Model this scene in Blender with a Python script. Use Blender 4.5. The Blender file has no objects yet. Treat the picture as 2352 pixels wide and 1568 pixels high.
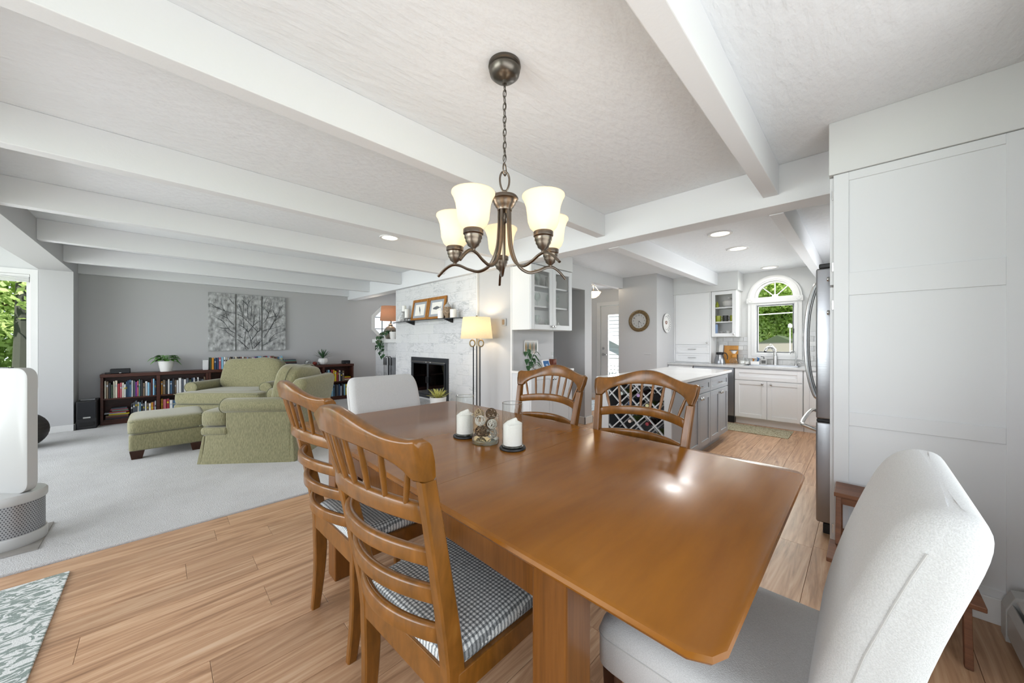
import bpy, bmesh, math, random
import numpy as np
from mathutils import Vector, Matrix
random.seed(7)
PI = math.pi
SC = bpy.context.scene
COL = SC.collection

# ------------------------------------------------------------------ camera
cam_d = bpy.data.cameras.new('camera'); cam = bpy.data.objects.new('camera', cam_d); COL.objects.link(cam)
cam.location = (0, 0, 1.27); cam.rotation_euler = (PI/2, 0, -PI/4)
cam_d.sensor_width = 36; cam_d.lens = 36*807/2352; cam_d.clip_start = 0.02; cam_d.clip_end = 300
SC.camera = cam

# ------------------------------------------------------------------ view, world, sun, daylight at the openings, added kitchen fill
vs = SC.view_settings
vs.view_transform = 'Standard'; vs.look = 'None'; vs.gamma = 1; vs.use_curve_mapping = False; vs.exposure = 0.40
SC.cycles.max_bounces = 10; SC.cycles.diffuse_bounces = 8; SC.cycles.glossy_bounces = 4
SC.cycles.transparent_max_bounces = 16; SC.cycles.transmission_bounces = 6
SC.cycles.caustics_reflective = False; SC.cycles.caustics_refractive = False
SC.cycles.sample_clamp_indirect = 6
SC.cycles.use_denoising = True
W = bpy.data.worlds.new('sky'); SC.world = W; W.use_nodes = True
nt = W.node_tree; nt.nodes.clear()
o_ = nt.nodes.new('ShaderNodeOutputWorld'); b_ = nt.nodes.new('ShaderNodeBackground')
tc_ = nt.nodes.new('ShaderNodeTexCoord'); sp_ = nt.nodes.new('ShaderNodeSeparateXYZ'); cr_ = nt.nodes.new('ShaderNodeValToRGB')
nt.links.new(tc_.outputs['Generated'], sp_.inputs[0]); nt.links.new(sp_.outputs[2], cr_.inputs[0])
cr_.color_ramp.elements[0].color = (0.78, 0.86, 0.95, 1); cr_.color_ramp.elements[1].color = (0.45, 0.62, 0.92, 1)
nt.links.new(cr_.outputs[0], b_.inputs[0]); b_.inputs[1].default_value = 1.15
nt.links.new(b_.outputs[0], o_.inputs[0])

def lamp(kind, name, loc, power, color=(1,1,1), rot=(0,0,0), size=None, sizey=None, radius=None, spread=None):
    d = bpy.data.lights.new(name, kind); d.energy = power; d.color = color
    if kind == 'AREA':
        d.shape = 'RECTANGLE'; d.size = size; d.size_y = sizey or size
        if spread: d.spread = spread
    if kind == 'POINT': d.shadow_soft_size = radius or .03
    if kind == 'SPOT': d.shadow_soft_size = radius or .03; d.spot_size = 2.9; d.spot_blend = .7
    o = bpy.data.objects.new(name, d); o.location = loc; o.rotation_euler = rot; COL.objects.link(o); return o
sun = lamp('SUN', 'sun', (0, 0, 12), 10, (1, .96, .88), (math.radians(38), 0, math.radians(-50))); sun.data.angle = .02
# daylight entering the big south windows (behind the camera) and the west windows
lamp('AREA', 'daylight_south', (0.0, -1.2, 1.4), 38, (.93, .965, 1), (PI/2, 0, 0), 4.0, 1.9)
lamp('AREA', 'daylight_west', (-3.3, 2.0, 1.4), 50, (.93, .965, 1), (PI/2, 0, -PI/2), 3.4, 2.0, spread=2.0)
lamp('AREA', 'daylight_bay', (-3.3, 5.9, 1.45), 68, (.93, .965, 1), (PI/2, 0, -PI/2), 3.2, 1.9, spread=2.1)
lamp('AREA', 'daylight_sink', (7.02, 1.0, 1.5), 9, (.97, 1, .97), (PI/2, 0, PI/2), .45, .75)
lamp('AREA', 'kitchen_fill', (5.3, -0.9, 1.6), 16, (.93, .965, 1), (PI/2, 0, 0), 1.4, 1.0, spread=1.8)  # fill light added to brighten the kitchen, shining through an opening cut for it
lamp('AREA', 'daylight_foyer', (7.04, 3.69, 1.1), 16, (.93, .965, 1), (PI/2, 0, PI/2), .5, 1.5)
lamp('AREA', 'daylight_far', (3.98, 8.22, 1.7), 10, (.95, .98, 1), (PI/2, 0, PI), .7, .7)

# ------------------------------------------------------------------ helpers
def L(c):
    if isinstance(c, str):
        c = c.lstrip('#'); c = [int(c[i:i+2], 16)/255 for i in (0, 2, 4)]
    return tuple((x/12.92 if x <= .04045 else ((x+.055)/1.055)**2.4) for x in c[:3]) + (1,)
OFF = {}
class MB:
    def __init__(s): s.v = []; s.f = []; s.M = None
    def P(s, p):
        p = Vector(p)
        s.v.append(tuple(s.M @ p) if s.M is not None else tuple(p)); return len(s.v)-1
    def frame(s, o, ux, un):
        ux = Vector(ux); un = Vector(un); uz = Vector((0, 0, 1))
        s.M = Matrix(((ux.x, un.x, uz.x, o[0]), (ux.y, un.y, uz.y, o[1]), (ux.z, un.z, uz.z, o[2]), (0, 0, 0, 1))); return s
    def box(s, x0, x1, y0, y1, z0, z1):
        i = [s.P((x, y, z)) for z in (z0, z1) for y in (y0, y1) for x in (x0, x1)]
        for q in ((0,2,3,1), (4,5,7,6), (0,1,5,4), (1,3,7,5), (3,2,6,7), (2,0,4,6)): s.f.append([i[k] for k in q])
        return s
    def hexa(s, bottom, top):
        a = [s.P(p) for p in bottom]; b = [s.P(p) for p in top]; n = len(a)
        s.f.append(a[::-1]); s.f.append(b)
        for k in range(n): s.f.append([a[k], a[(k+1) % n], b[(k+1) % n], b[k]])
        return s
    def beam(s, p0, p1, w, h, w1=None, h1=None, up=(0, 0, 1)):
        p0 = Vector(p0); p1 = Vector(p1); d = (p1-p0).normalized(); up = Vector(up)
        if abs(d.dot(up)) > .99: up = Vector((0, 1, 0))
        a = d.cross(up).normalized(); b = a.cross(d).normalized(); w1 = w1 or w; h1 = h1 or h
        A = [p0+a*i*w/2+b*j*h/2 for i, j in ((-1,-1), (1,-1), (1,1), (-1,1))]
        B = [p1+a*i*w1/2+b*j*h1/2 for i, j in ((-1,-1), (1,-1), (1,1), (-1,1))]
        return s.hexa(A, B)
    def lathe(s, prof, c=(0, 0, 0), n=24, cap=True, a0=0, a1=2*PI):
        full = abs(a1-a0-2*PI) < 1e-6; m = n if full else n+1; rings = []
        for r, z in prof:
            rings.append([s.P((c[0]+r*math.cos(a0+(a1-a0)*k/n), c[1]+r*math.sin(a0+(a1-a0)*k/n), c[2]+z)) for k in range(m)])
        for a, b in zip(rings, rings[1:]):
            for k in range(n): s.f.append([a[k], a[(k+1) % m], b[(k+1) % m], b[k]])
        if cap and full: s.f.append(rings[0][::-1]); s.f.append(rings[-1])
        return s
    def cyl(s, p0, p1, r, r1=None, n=16): return s.tube([p0, p1], [r, r if r1 is None else r1], n)
    def tube(s, pts, r, n=8, flat=1.0, closed=False):
        pts = [Vector(p) for p in pts]; m = len(pts); rr = r if isinstance(r, (list, tuple)) else [r]*m
        rings = []; a = None
        for i, p in enumerate(pts):
            if closed: d = pts[(i+1) % m]-pts[i-1]
            else: d = pts[min(i+1, m-1)]-pts[max(i-1, 0)]
            d.normalize()
            if a is None:
                up = Vector((0, 0, 1)) if abs(d.z) < .9 else Vector((0, 1, 0)); a = d.cross(up).normalized()
            else: a = (a-d*a.dot(d)).normalized()
            b = d.cross(a)
            rings.append([s.P(p+a*math.cos(2*PI*k/n)*rr[i]+b*math.sin(2*PI*k/n)*rr[i]*flat) for k in range(n)])
        pairs = list(zip(rings, rings[1:])) + ([(rings[-1], rings[0])] if closed else [])
        for A, B in pairs:
            for k in range(n): s.f.append([A[k], A[(k+1) % n], B[(k+1) % n], B[k]])
        if not closed: s.f.append(rings[0][::-1]); s.f.append(rings[-1])
        return s
    def loft(s, rings, cap=True):
        R = [[s.P(p) for p in r] for r in rings]; n = len(R[0])
        for A, B in zip(R, R[1:]):
            for k in range(n): s.f.append([A[k], A[(k+1) % n], B[(k+1) % n], B[k]])
        if cap: s.f.append(R[0][::-1]); s.f.append(R[-1])
        return s
    def prism(s, poly, d):       # poly: list of 3-D points, d: extrusion vector
        d = Vector(d); return s.hexa([Vector(p) for p in poly], [Vector(p)+d for p in poly])
    def pillow(s, c, hx, hy, hz, e=.35, e2=.35, n=28, m=14):
        sg = lambda x, p: math.copysign(abs(x)**p, x); rings = []
        for i in range(m+1):
            a = -PI/2+PI*i/m; ca = sg(math.cos(a), e); sa = sg(math.sin(a), e)
            if i in (0, m): ca = .02
            rings.append([(c[0]+hx*ca*sg(math.cos(2*PI*k/n), e2), c[1]+hy*ca*sg(math.sin(2*PI*k/n), e2), c[2]+hz*sa) for k in range(n)])
        return s.loft(rings)
    def sphere(s, c, r, n=16, m=10, sz=1): 
        rings = []
        for i in range(m+1):
            a = -PI/2+PI*i/m; q = max(math.cos(a), .01)
            rings.append([(c[0]+r*q*math.cos(2*PI*k/n), c[1]+r*q*math.sin(2*PI*k/n), c[2]+r*sz*math.sin(a)) for k in range(n)])
        return s.loft(rings)
    def leaf(s, p, d, ln, wd, droop=.3, n=5, heart=False, up=(0, 0, 1), fold=.25):
        p = Vector(p); d = Vector(d).normalized(); up = Vector(up); sd = d.cross(up)
        if sd.length < .05: sd = d.cross(Vector((1, 0, 0)))
        sd.normalize(); nr = sd.cross(d).normalized(); rows = []
        for i in range(n+1):
            t = i/n
            w = wd*(math.sin(PI*min(1, t**.62*.97+.03)) if heart else math.sin(PI*(t*.9+.08))**.8)*.5
            if i == n: w = wd*.01
            c = p+d*ln*t+Vector((0, 0, -1))*droop*ln*t*t
            rows.append((s.P(c-sd*w+nr*w*fold), s.P(c), s.P(c+sd*w+nr*w*fold)))
        for a, b in zip(rows, rows[1:]):
            s.f.append([a[0], a[1], b[1], b[0]]); s.f.append([a[1], a[2], b[2], b[1]])
        return s
    def build(s, name, mat, parent=None, bevel=0, wn=False, smooth=False, ang=35, kind=None, seg=2, recentre=True, thick=0, sub=0, label=None):
        v = np.array(s.v, dtype=float); loc = Vector((0, 0, 0))
        if parent is not None:
            of = OFF.get(parent.name, (0, 0, 0)); v = v-np.array(of)
        elif recentre:
            lo = v.min(0); hi = v.max(0); loc = Vector(((lo[0]+hi[0])/2, (lo[1]+hi[1])/2, lo[2])); v = v-np.array(loc)
        me = bpy.data.meshes.new(name); me.from_pydata(v.tolist(), [], s.f); me.validate()
        bm = bmesh.new(); bm.from_mesh(me); bmesh.ops.recalc_face_normals(bm, faces=bm.faces); bm.to_mesh(me); bm.free()
        me.materials.append(mat)
        if smooth:
            me.polygons.foreach_set('use_smooth', [True]*len(me.polygons))
            if ang < 180: me.set_sharp_from_angle(angle=math.radians(ang))
        o = bpy.data.objects.new(name, me); COL.objects.link(o)
        if parent is not None: o.parent = parent; OFF[o.name] = OFF.get(parent.name, (0, 0, 0))
        else: o.location = loc; OFF[o.name] = tuple(loc)
        if thick: m = o.modifiers.new('solid', 'SOLIDIFY'); m.thickness = thick
        if bevel: m = o.modifiers.new('bevel', 'BEVEL'); m.width = bevel; m.segments = seg; m.limit_method = 'ANGLE'; m.angle_limit = math.radians(30)
        if wn: m = o.modifiers.new('wn', 'WEIGHTED_NORMAL'); m.weight = 90
        if sub: m = o.modifiers.new('sub', 'SUBSURF'); m.levels = sub; m.render_levels = sub
        if kind: o['kind'] = kind
        if label: o['label'] = label
        return o
def MBX(pos, axis):
    R = {'-x': Matrix.Rotation(-PI/2, 4, 'Y'), '-y': Matrix.Rotation(PI/2, 4, 'X'), '+y': Matrix.Rotation(-PI/2, 4, 'X'), 'z': Matrix.Identity(4)}[axis]
    m = MB(); m.M = Matrix.Translation(Vector(pos))@R; return m
def tag(o, label, cat, group=None):
    o['label'] = label; o['category'] = cat
    if group: o['group'] = group
    return o
def thing(name, label, cat, loc=(0, 0, 0), rz=0, group=None, world=False):
    o = bpy.data.objects.new(name, None); COL.objects.link(o); o.empty_display_size = .05
    o.location = loc; o.rotation_euler = (0, 0, rz); OFF[o.name] = tuple(loc) if world else (0, 0, 0)
    return tag(o, label, cat, group)
def copy_tree(o, parent=None):
    c = o.copy(); COL.objects.link(c); c.parent = parent
    for ch in [x for x in KIDS.get(o.name, [])]: KIDS.setdefault(c.name, []).append(copy_tree(ch, c))
    return c
KIDS = {}
def index_kids(o):
    KIDS[o.name] = [x for x in COL.objects if x.parent == o]
    for x in KIDS[o.name]: index_kids(x)
def dup(o, label, loc=None, rz=None, group=None, scale=None):
    if o.name not in KIDS: index_kids(o)
    c = copy_tree(o); c['label'] = label
    if group: c['group'] = group
    if loc is not None: c.location = loc
    if rz is not None: c.rotation_euler = (0, 0, rz)
    if scale is not None: c.scale = scale
    return c
def rr(cx, cy, z, hx, hy, r, n=4):
    r = min(r, hx*.999, hy*.999); out = []
    for qx, qy, a in ((1, 1, 0), (-1, 1, PI/2), (-1, -1, PI), (1, -1, 3*PI/2)):
        for k in range(n+1):
            t = a+PI/2*k/n; out.append((cx+qx*(hx-r)+r*math.cos(t), cy+qy*(hy-r)+r*math.sin(t), z))
    return out
def rbox(mb, x0, x1, y0, y1, z0, z1, r, rv=None, nn=4):    # box with rounded edges, all round
    rv = rv or r; cx, cy, hx, hy = (x0+x1)/2, (y0+y1)/2, (x1-x0)/2, (y1-y0)/2; rings = []
    for k in range(nn+1):
        a = PI/2*k/nn; q = r*(1-math.sin(a)); rings.append(rr(cx, cy, z0+r*(1-math.cos(a)), hx-q, hy-q, max(rv-q, .002)))
    for k in range(nn+1):
        a = PI/2*k/nn; q = r*(1-math.cos(a)); rings.append(rr(cx, cy, z1-r*(1-math.sin(a)), hx-q, hy-q, max(rv-q, .002)))
    return mb.loft(rings)
def lerp_tab(tab, z):
    for (a, b), (c, d) in zip(tab, tab[1:]):
        if a <= z <= c: return b+(d-b)*(z-a)/(c-a)
    return tab[0][1] if z < tab[0][0] else tab[-1][1]
def smooth_pts(P, n=6):       # Catmull-Rom
    P = [Vector(p) for p in P]; Q = [P[0]*2-P[1]]+P+[P[-1]*2-P[-2]]; out = []
    for i in range(1, len(Q)-2):
        for k in range(n):
            t = k/n; a, b, c, d = Q[i-1:i+3]
            out.append(.5*((2*b)+(c-a)*t+(2*a-5*b+4*c-d)*t*t+(3*b-a-3*c+d)*t**3))
    out.append(P[-1]); return out

# ------------------------------------------------------------------ materials
def newmat(name):
    m = bpy.data.materials.new(name); m.use_nodes = True
    return m, m.node_tree, m.node_tree.nodes['Principled BSDF']
def N(nt, t, **kw):
    n = nt.nodes.new(t)
    for k, v in kw.items(): setattr(n, k, v)
    return n
def mat(name, col, rough=.5, metal=0, bump=0, bscale=60, var=0, vscale=5, spec=.5, emit=0, coat=0, sheen=0, stretch=None):
    m, nt, p = newmat(name); c = L(col)
    p.inputs['Base Color'].default_value = c; p.inputs['Roughness'].default_value = rough; p.inputs['Metallic'].default_value = metal
    p.inputs['Specular IOR Level'].default_value = spec; p.inputs['Coat Weight'].default_value = coat; p.inputs['Sheen Weight'].default_value = sheen
    if emit: p.inputs['Emission Color'].default_value = c; p.inputs['Emission Strength'].default_value = emit
    if bump or var:
        tc = N(nt, 'ShaderNodeTexCoord'); mp = N(nt, 'ShaderNodeMapping'); nt.links.new(tc.outputs['Object'], mp.inputs[0])
        if stretch: mp.inputs['Scale'].default_value = stretch
    if bump:
        n = N(nt, 'ShaderNodeTexNoise'); n.inputs['Scale'].default_value = bscale; n.inputs['Detail'].default_value = 3
        b = N(nt, 'ShaderNodeBump'); b.inputs['Strength'].default_value = bump; b.inputs['Distance'].default_value = .01
        nt.links.new(mp.outputs[0], n.inputs[0]); nt.links.new(n.outputs[0], b.inputs['Height']); nt.links.new(b.outputs[0], p.inputs['Normal'])
    if var:
        n = N(nt, 'ShaderNodeTexNoise'); n.inputs['Scale'].default_value = vscale; n.inputs['Detail'].default_value = 5
        r = N(nt, 'ShaderNodeValToRGB'); r.color_ramp.elements[0].position = .3; r.color_ramp.elements[1].position = .7
        r.color_ramp.elements[0].color = tuple(x*(1-var) for x in c[:3])+(1,); r.color_ramp.elements[1].color = tuple(min(1, x*(1+var)) for x in c[:3])+(1,)
        nt.links.new(mp.outputs[0], n.inputs[0]); nt.links.new(n.outputs[0], r.inputs[0]); nt.links.new(r.outputs[0], p.inputs['Base Color'])
    return m
def ramp(nt, stops):
    r = N(nt, 'ShaderNodeValToRGB'); e = r.color_ramp.elements
    e[0].position = stops[0][0]; e[0].color = L(stops[0][1]); e[1].position = stops[-1][0]; e[1].color = L(stops[-1][1])
    for q, c in stops[1:-1]: k = e.new(q); k.color = L(c)
    return r
def wood(name, stops, scale=(1, 12, 12), rough=.35, per_obj=0, coat=0, bump=.05, ns=3.0, world=False, dist=.6, fine=.35):
    m, nt, p = newmat(name); lk = nt.links.new
    tc = N(nt, 'ShaderNodeTexCoord'); oi = N(nt, 'ShaderNodeObjectInfo')
    ad = N(nt, 'ShaderNodeVectorMath', operation='MULTIPLY_ADD'); ad.inputs[1].default_value = (1, 1, 1)
    cm = N(nt, 'ShaderNodeCombineXYZ'); ml = N(nt, 'ShaderNodeMath', operation='MULTIPLY'); ml.inputs[1].default_value = 37 if per_obj else 0
    lk(oi.outputs['Random'], ml.inputs[0]); lk(ml.outputs[0], cm.inputs[0]); lk(ml.outputs[0], cm.inputs[1])
    lk(tc.outputs['Object'], ad.inputs[0]); lk(cm.outputs[0], ad.inputs[2])
    mp = N(nt, 'ShaderNodeMapping'); mp.inputs['Scale'].default_value = scale; lk(ad.outputs[0], mp.inputs[0])
    n = N(nt, 'ShaderNodeTexNoise'); n.inputs['Scale'].default_value = ns; n.inputs['Detail'].default_value = 6; n.inputs['Distortion'].default_value = dist
    n.inputs['Roughness'].default_value = .6
    lk(mp.outputs[0], n.inputs[0])
    mp2 = N(nt, 'ShaderNodeMapping'); mp2.inputs['Scale'].default_value = tuple(x*6 if x > 2 else x*2 for x in scale); lk(ad.outputs[0], mp2.inputs[0])
    n2 = N(nt, 'ShaderNodeTexNoise'); n2.inputs['Scale'].default_value = ns; n2.inputs['Detail'].default_value = 4; lk(mp2.outputs[0], n2.inputs[0])
    mx = N(nt, 'ShaderNodeMix', data_type='FLOAT'); mx.inputs[0].default_value = fine; lk(n.outputs[0], mx.inputs[2]); lk(n2.outputs[0], mx.inputs[3])
    r = ramp(nt, stops); lk(mx.outputs[0], r.inputs[0])
    if per_obj:
        hs = N(nt, 'ShaderNodeHueSaturation'); mr = N(nt, 'ShaderNodeMapRange'); mr.inputs['To Min'].default_value = 1-per_obj; mr.inputs['To Max'].default_value = 1+per_obj
        lk(oi.outputs['Random'], mr.inputs[0]); lk(mr.outputs[0], hs.inputs['Value']); lk(r.outputs[0], hs.inputs['Color']); lk(hs.outputs[0], p.inputs['Base Color'])
    else: lk(r.outputs[0], p.inputs['Base Color'])
    if bump:
        b = N(nt, 'ShaderNodeBump'); b.inputs['Strength'].default_value = bump; b.inputs['Distance'].default_value = .005
        lk(mx.outputs[0], b.inputs['Height']); lk(b.outputs[0], p.inputs['Normal'])
    p.inputs['Roughness'].default_value = rough; p.inputs['Coat Weight'].default_value = coat; p.inputs['Coat Roughness'].default_value = .12
    p.inputs['Specular IOR Level'].default_value = .35
    return m
def glassmat(name, tint='f4faf8', rough=0.02, ior=1.45, gloss=1.0, base=.03):
    m = bpy.data.materials.new(name); m.use_nodes = True; nt = m.node_tree; nt.nodes.clear(); lk = nt.links.new
    o = N(nt, 'ShaderNodeOutputMaterial'); t = N(nt, 'ShaderNodeBsdfTransparent'); g = N(nt, 'ShaderNodeBsdfGlossy'); x = N(nt, 'ShaderNodeMixShader'); f = N(nt, 'ShaderNodeLayerWeight'); pw_ = N(nt, 'ShaderNodeMath', operation='POWER'); pw_.inputs[1].default_value = 3
    t.inputs[0].default_value = L(tint); g.inputs['Roughness'].default_value = rough; f.inputs[0].default_value = .5; lk(f.outputs['Facing'], pw_.inputs[0])
    ml = N(nt, 'ShaderNodeMath', operation='MULTIPLY_ADD'); ml.inputs[1].default_value = gloss; ml.inputs[2].default_value = base; ml.use_clamp = True
    lk(pw_.outputs[0], ml.inputs[0]); lk(ml.outputs[0], x.inputs[0]); lk(t.outputs[0], x.inputs[1]); lk(g.outputs[0], x.inputs[2]); lk(x.outputs[0], o.inputs[0]); return m
def shade_mat(name, col, emit, transl=.5, transp=.12, weave=False):
    m = bpy.data.materials.new(name); m.use_nodes = True; nt = m.node_tree; nt.nodes.clear(); lk = nt.links.new
    o = N(nt, 'ShaderNodeOutputMaterial'); d = N(nt, 'ShaderNodeBsdfDiffuse'); t = N(nt, 'ShaderNodeBsdfTranslucent'); e = N(nt, 'ShaderNodeEmission'); tr = N(nt, 'ShaderNodeBsdfTransparent')
    for n in (d, t, e): n.inputs[0].default_value = L(col)
    e.inputs[1].default_value = emit; x = N(nt, 'ShaderNodeMixShader'); x.inputs[0].default_value = transl; a = N(nt, 'ShaderNodeAddShader'); y = N(nt, 'ShaderNodeMixShader'); y.inputs[0].default_value = transp
    if weave:
        tc = N(nt, 'ShaderNodeTexCoord'); n = N(nt, 'ShaderNodeTexNoise'); n.inputs['Scale'].default_value = 330; mp = N(nt, 'ShaderNodeMapping'); mp.inputs['Scale'].default_value = (1, 1, .5)
        r = ramp(nt, [(.35, tuple(v*.93 for v in [int(col[i:i+2], 16)/255 for i in (0, 2, 4)])), (.65, col)]); lk(tc.outputs['Object'], mp.inputs[0]); lk(mp.outputs[0], n.inputs[0]); lk(n.outputs[0], r.inputs[0])
        for q in (d, t, e): lk(r.outputs[0], q.inputs[0])
    lk(d.outputs[0], x.inputs[1]); lk(t.outputs[0], x.inputs[2]); lk(x.outputs[0], a.inputs[0]); lk(e.outputs[0], a.inputs[1]); lk(a.outputs[0], y.inputs[1]); lk(tr.outputs[0], y.inputs[2]); lk(y.outputs[0], o.inputs[0]); return m
def emis(name, col, s):
    m = bpy.data.materials.new(name); m.use_nodes = True; nt = m.node_tree; nt.nodes.clear()
    o = N(nt, 'ShaderNodeOutputMaterial'); e = N(nt, 'ShaderNodeEmission'); e.inputs[0].default_value = L(col); e.inputs[1].default_value = s; nt.links.new(e.outputs[0], o.inputs[0]); return m

M = {}
M['wall'] = mat('wall_paint', 'bcbcbd', .7, bump=.05, bscale=180)
M['wallwhite'] = mat('white_paint', 'd0d1d1', .6, bump=.04, bscale=150)
M['trim'] = mat('trim_paint', 'dededd', .4)
M['ceil'] = mat('ceiling_paint', 'e5e8eb', .85, bump=.75, bscale=11, stretch=(1, 2.6, 1))
M['beam'] = mat('beam_paint', 'dfe0e3', .7, bump=.06, bscale=60)
M['cab'] = mat('cabinet_paint', 'd6d8da', .38)
M['cabk'] = mat('kitchen_cabinet_paint', 'e6e7e8', .4)
M['cabin'] = mat('cabinet_inside', 'e6e6e5', .5)
M['isl'] = mat('island_paint', 'a0a3a6', .4)
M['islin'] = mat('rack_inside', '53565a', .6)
M['slat'] = mat('rack_slat_paint', 'c6c8ca', .45)
M['quartz'] = mat('quartz', 'e4e4e2', .12, var=.05, vscale=3)
M['quartzg'] = mat('grey_quartz', 'c4c5c5', .2, var=.08, vscale=14)
M['chrome'] = mat('brushed_nickel', 'c8c8c6', .25, 1)
M['steel'] = mat('stainless', '9fa1a5', .3, 1, bump=.03, bscale=8, stretch=(1, 1, 20))
M['steeld'] = mat('stainless_side', '8d8f93', .35, 1)
M['black'] = mat('black_plastic', '18181a', .45)
M['blackm'] = mat('black_metal', '2a2b2e', .4, .6)
M['fire'] = mat('firebox_frame', '3a3c40', .45, .5)
M['firein'] = mat('firebox_inside', '14130f', .8)
M['bronze'] = mat('bronze', '7b7166', .3, 1, var=.12, vscale=20)
M['bronzed'] = mat('dark_bronze', '6a655e', .32, 1)
M['lampm'] = mat('lamp_bronze', '8b7a5c', .35, .9)
M['white'] = mat('white_ceramic', 'e6e5e3', .3)
M['whitep'] = mat('white_plastic', 'b4b4b2', .35)
M['grille'] = mat('silver_grille', 'a9aaac', .4, .7)
M['wax'] = mat('sand_wax', 'f2efe9', .7, bump=.3, bscale=200)
M['candle'] = mat('candle_wax', 'efeeea', .5)
M['grayc'] = mat('grey_stoneware', 'a5a4a2', .55, var=.1, vscale=20)
M['soil'] = mat('soil', '3b2d22', .9)
M['leaf'] = mat('leaf_green', '5f9440', .4, var=.35, vscale=30)
M['leafd'] = mat('leaf_dark', '2f5230', .4, var=.35, vscale=25)
M['leafy'] = mat('leaf_variegated', 'b9b765', .45, var=.45, vscale=70)
M['green'] = mat('olive_ceramic', 'a0a83a', .3)
M['glass'] = glassmat('clear_glass', 'fcfdfd', base=.04)
M['pane'] = glassmat('window_glass', 'fdfdfd', gloss=.7, base=.0)
M['glassv'] = glassmat('vase_glass', 'fafcfb', gloss=.85, base=.04)
M['darkglass'] = glassmat('smoked_glass', '8a8f95', base=.10)
M['glassrim'] = glassmat('glass_rim', 'd5dcdb', gloss=.7, base=.28)
M['shelfglass'] = mat('dark_glass_shelf', '23272a', .12)
M['tablew'] = wood('table_wood', [(.12, '5f370a'), (.42, '7c4a0c'), (.6, '8a5512'), (.8, '98621e')], (.8, 4, 4), .25, bump=0, ns=1.1, coat=.12, dist=.12, fine=.16)
M['chairw'] = wood('chair_wood', [(.25, '4b2e12'), (.42, '6b4416'), (.58, '7d4f1c'), (.8, '94672e')], (3, 3, 1.6), .28, bump=.02, ns=4, coat=.35, dist=1.0)
M['tableleg'] = wood('table_leg_wood', [(.25, '4c2c0c'), (.5, '6f4317'), (.8, '835424')], (8, 8, .8), .3, bump=.02, ns=3, coat=.2)
M['darkw'] = wood('bookcase_wood', [(.25, '2c140c'), (.5, '46241a'), (.8, '5a3324')], (1.5, 8, 8), .35, ns=4)
M['espresso'] = wood('espresso_wood', [(.25, '23120a'), (.5, '3a2014'), (.8, '4a2b1c')], (8, 8, 1), .35)
M['stoolw'] = wood('stool_wood', [(.25, '4e301e'), (.5, '6c4630'), (.8, '84593e')], (9, 1, 9), .5, ns=4)
M['framew'] = wood('frame_wood', [(.25, '7e4f18'), (.5, 'a0692a'), (.8, 'bb8540')], (5, 5, 5), .4)
M['boardw'] = wood('board_wood', [(.25, 'a86c2c'), (.5, 'c2873c'), (.8, 'd29f58')], (9, 9, 1), .45)
M['plank'] = wood('floor_plank', [(.28, '7f5e45'), (.41, 'a98364'), (.50, 'bc9574'), (.60, 'caa685'), (.75, 'd6b99c')], (.62, 8, 1), .34, per_obj=.09, ns=1.6, dist=2.4, bump=.06, fine=.16)
M['subfloor'] = mat('subfloor', '3a2a1e', .9)
M['paper'] = mat('paper', 'ece9e2', .8)
M['cord'] = mat('grey_plastic', '77797b', .5)

def carpet_mat():
    m, nt, p = newmat('carpet_pile'); lk = nt.links.new
    tc = N(nt, 'ShaderNodeTexCoord'); n = N(nt, 'ShaderNodeTexNoise'); n.inputs['Scale'].default_value = 2.2; n.inputs['Detail'].default_value = 6; n.inputs['Roughness'].default_value = .65
    n2 = N(nt, 'ShaderNodeTexNoise'); n2.inputs['Scale'].default_value = 170; n2.inputs['Detail'].default_value = 2
    lk(tc.outputs['Object'], n.inputs[0]); lk(tc.outputs['Object'], n2.inputs[0])
    mx = N(nt, 'ShaderNodeMix', data_type='FLOAT'); mx.inputs[0].default_value = .5; lk(n.outputs[0], mx.inputs[2]); lk(n2.outputs[0], mx.inputs[3])
    r = ramp(nt, [(.3, 'a9a7a6'), (.5, 'bdbcbb'), (.7, 'cccbcb')]); lk(mx.outputs[0], r.inputs[0]); lk(r.outputs[0], p.inputs['Base Color'])
    b = N(nt, 'ShaderNodeBump'); b.inputs['Strength'].default_value = .6; b.inputs['Distance'].default_value = .01; lk(n2.outputs[0], b.inputs['Height']); lk(b.outputs[0], p.inputs['Normal'])
    p.inputs['Roughness'].default_value = .95; p.inputs['Sheen Weight'].default_value = .2; return m
M['carpet'] = carpet_mat()
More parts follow.
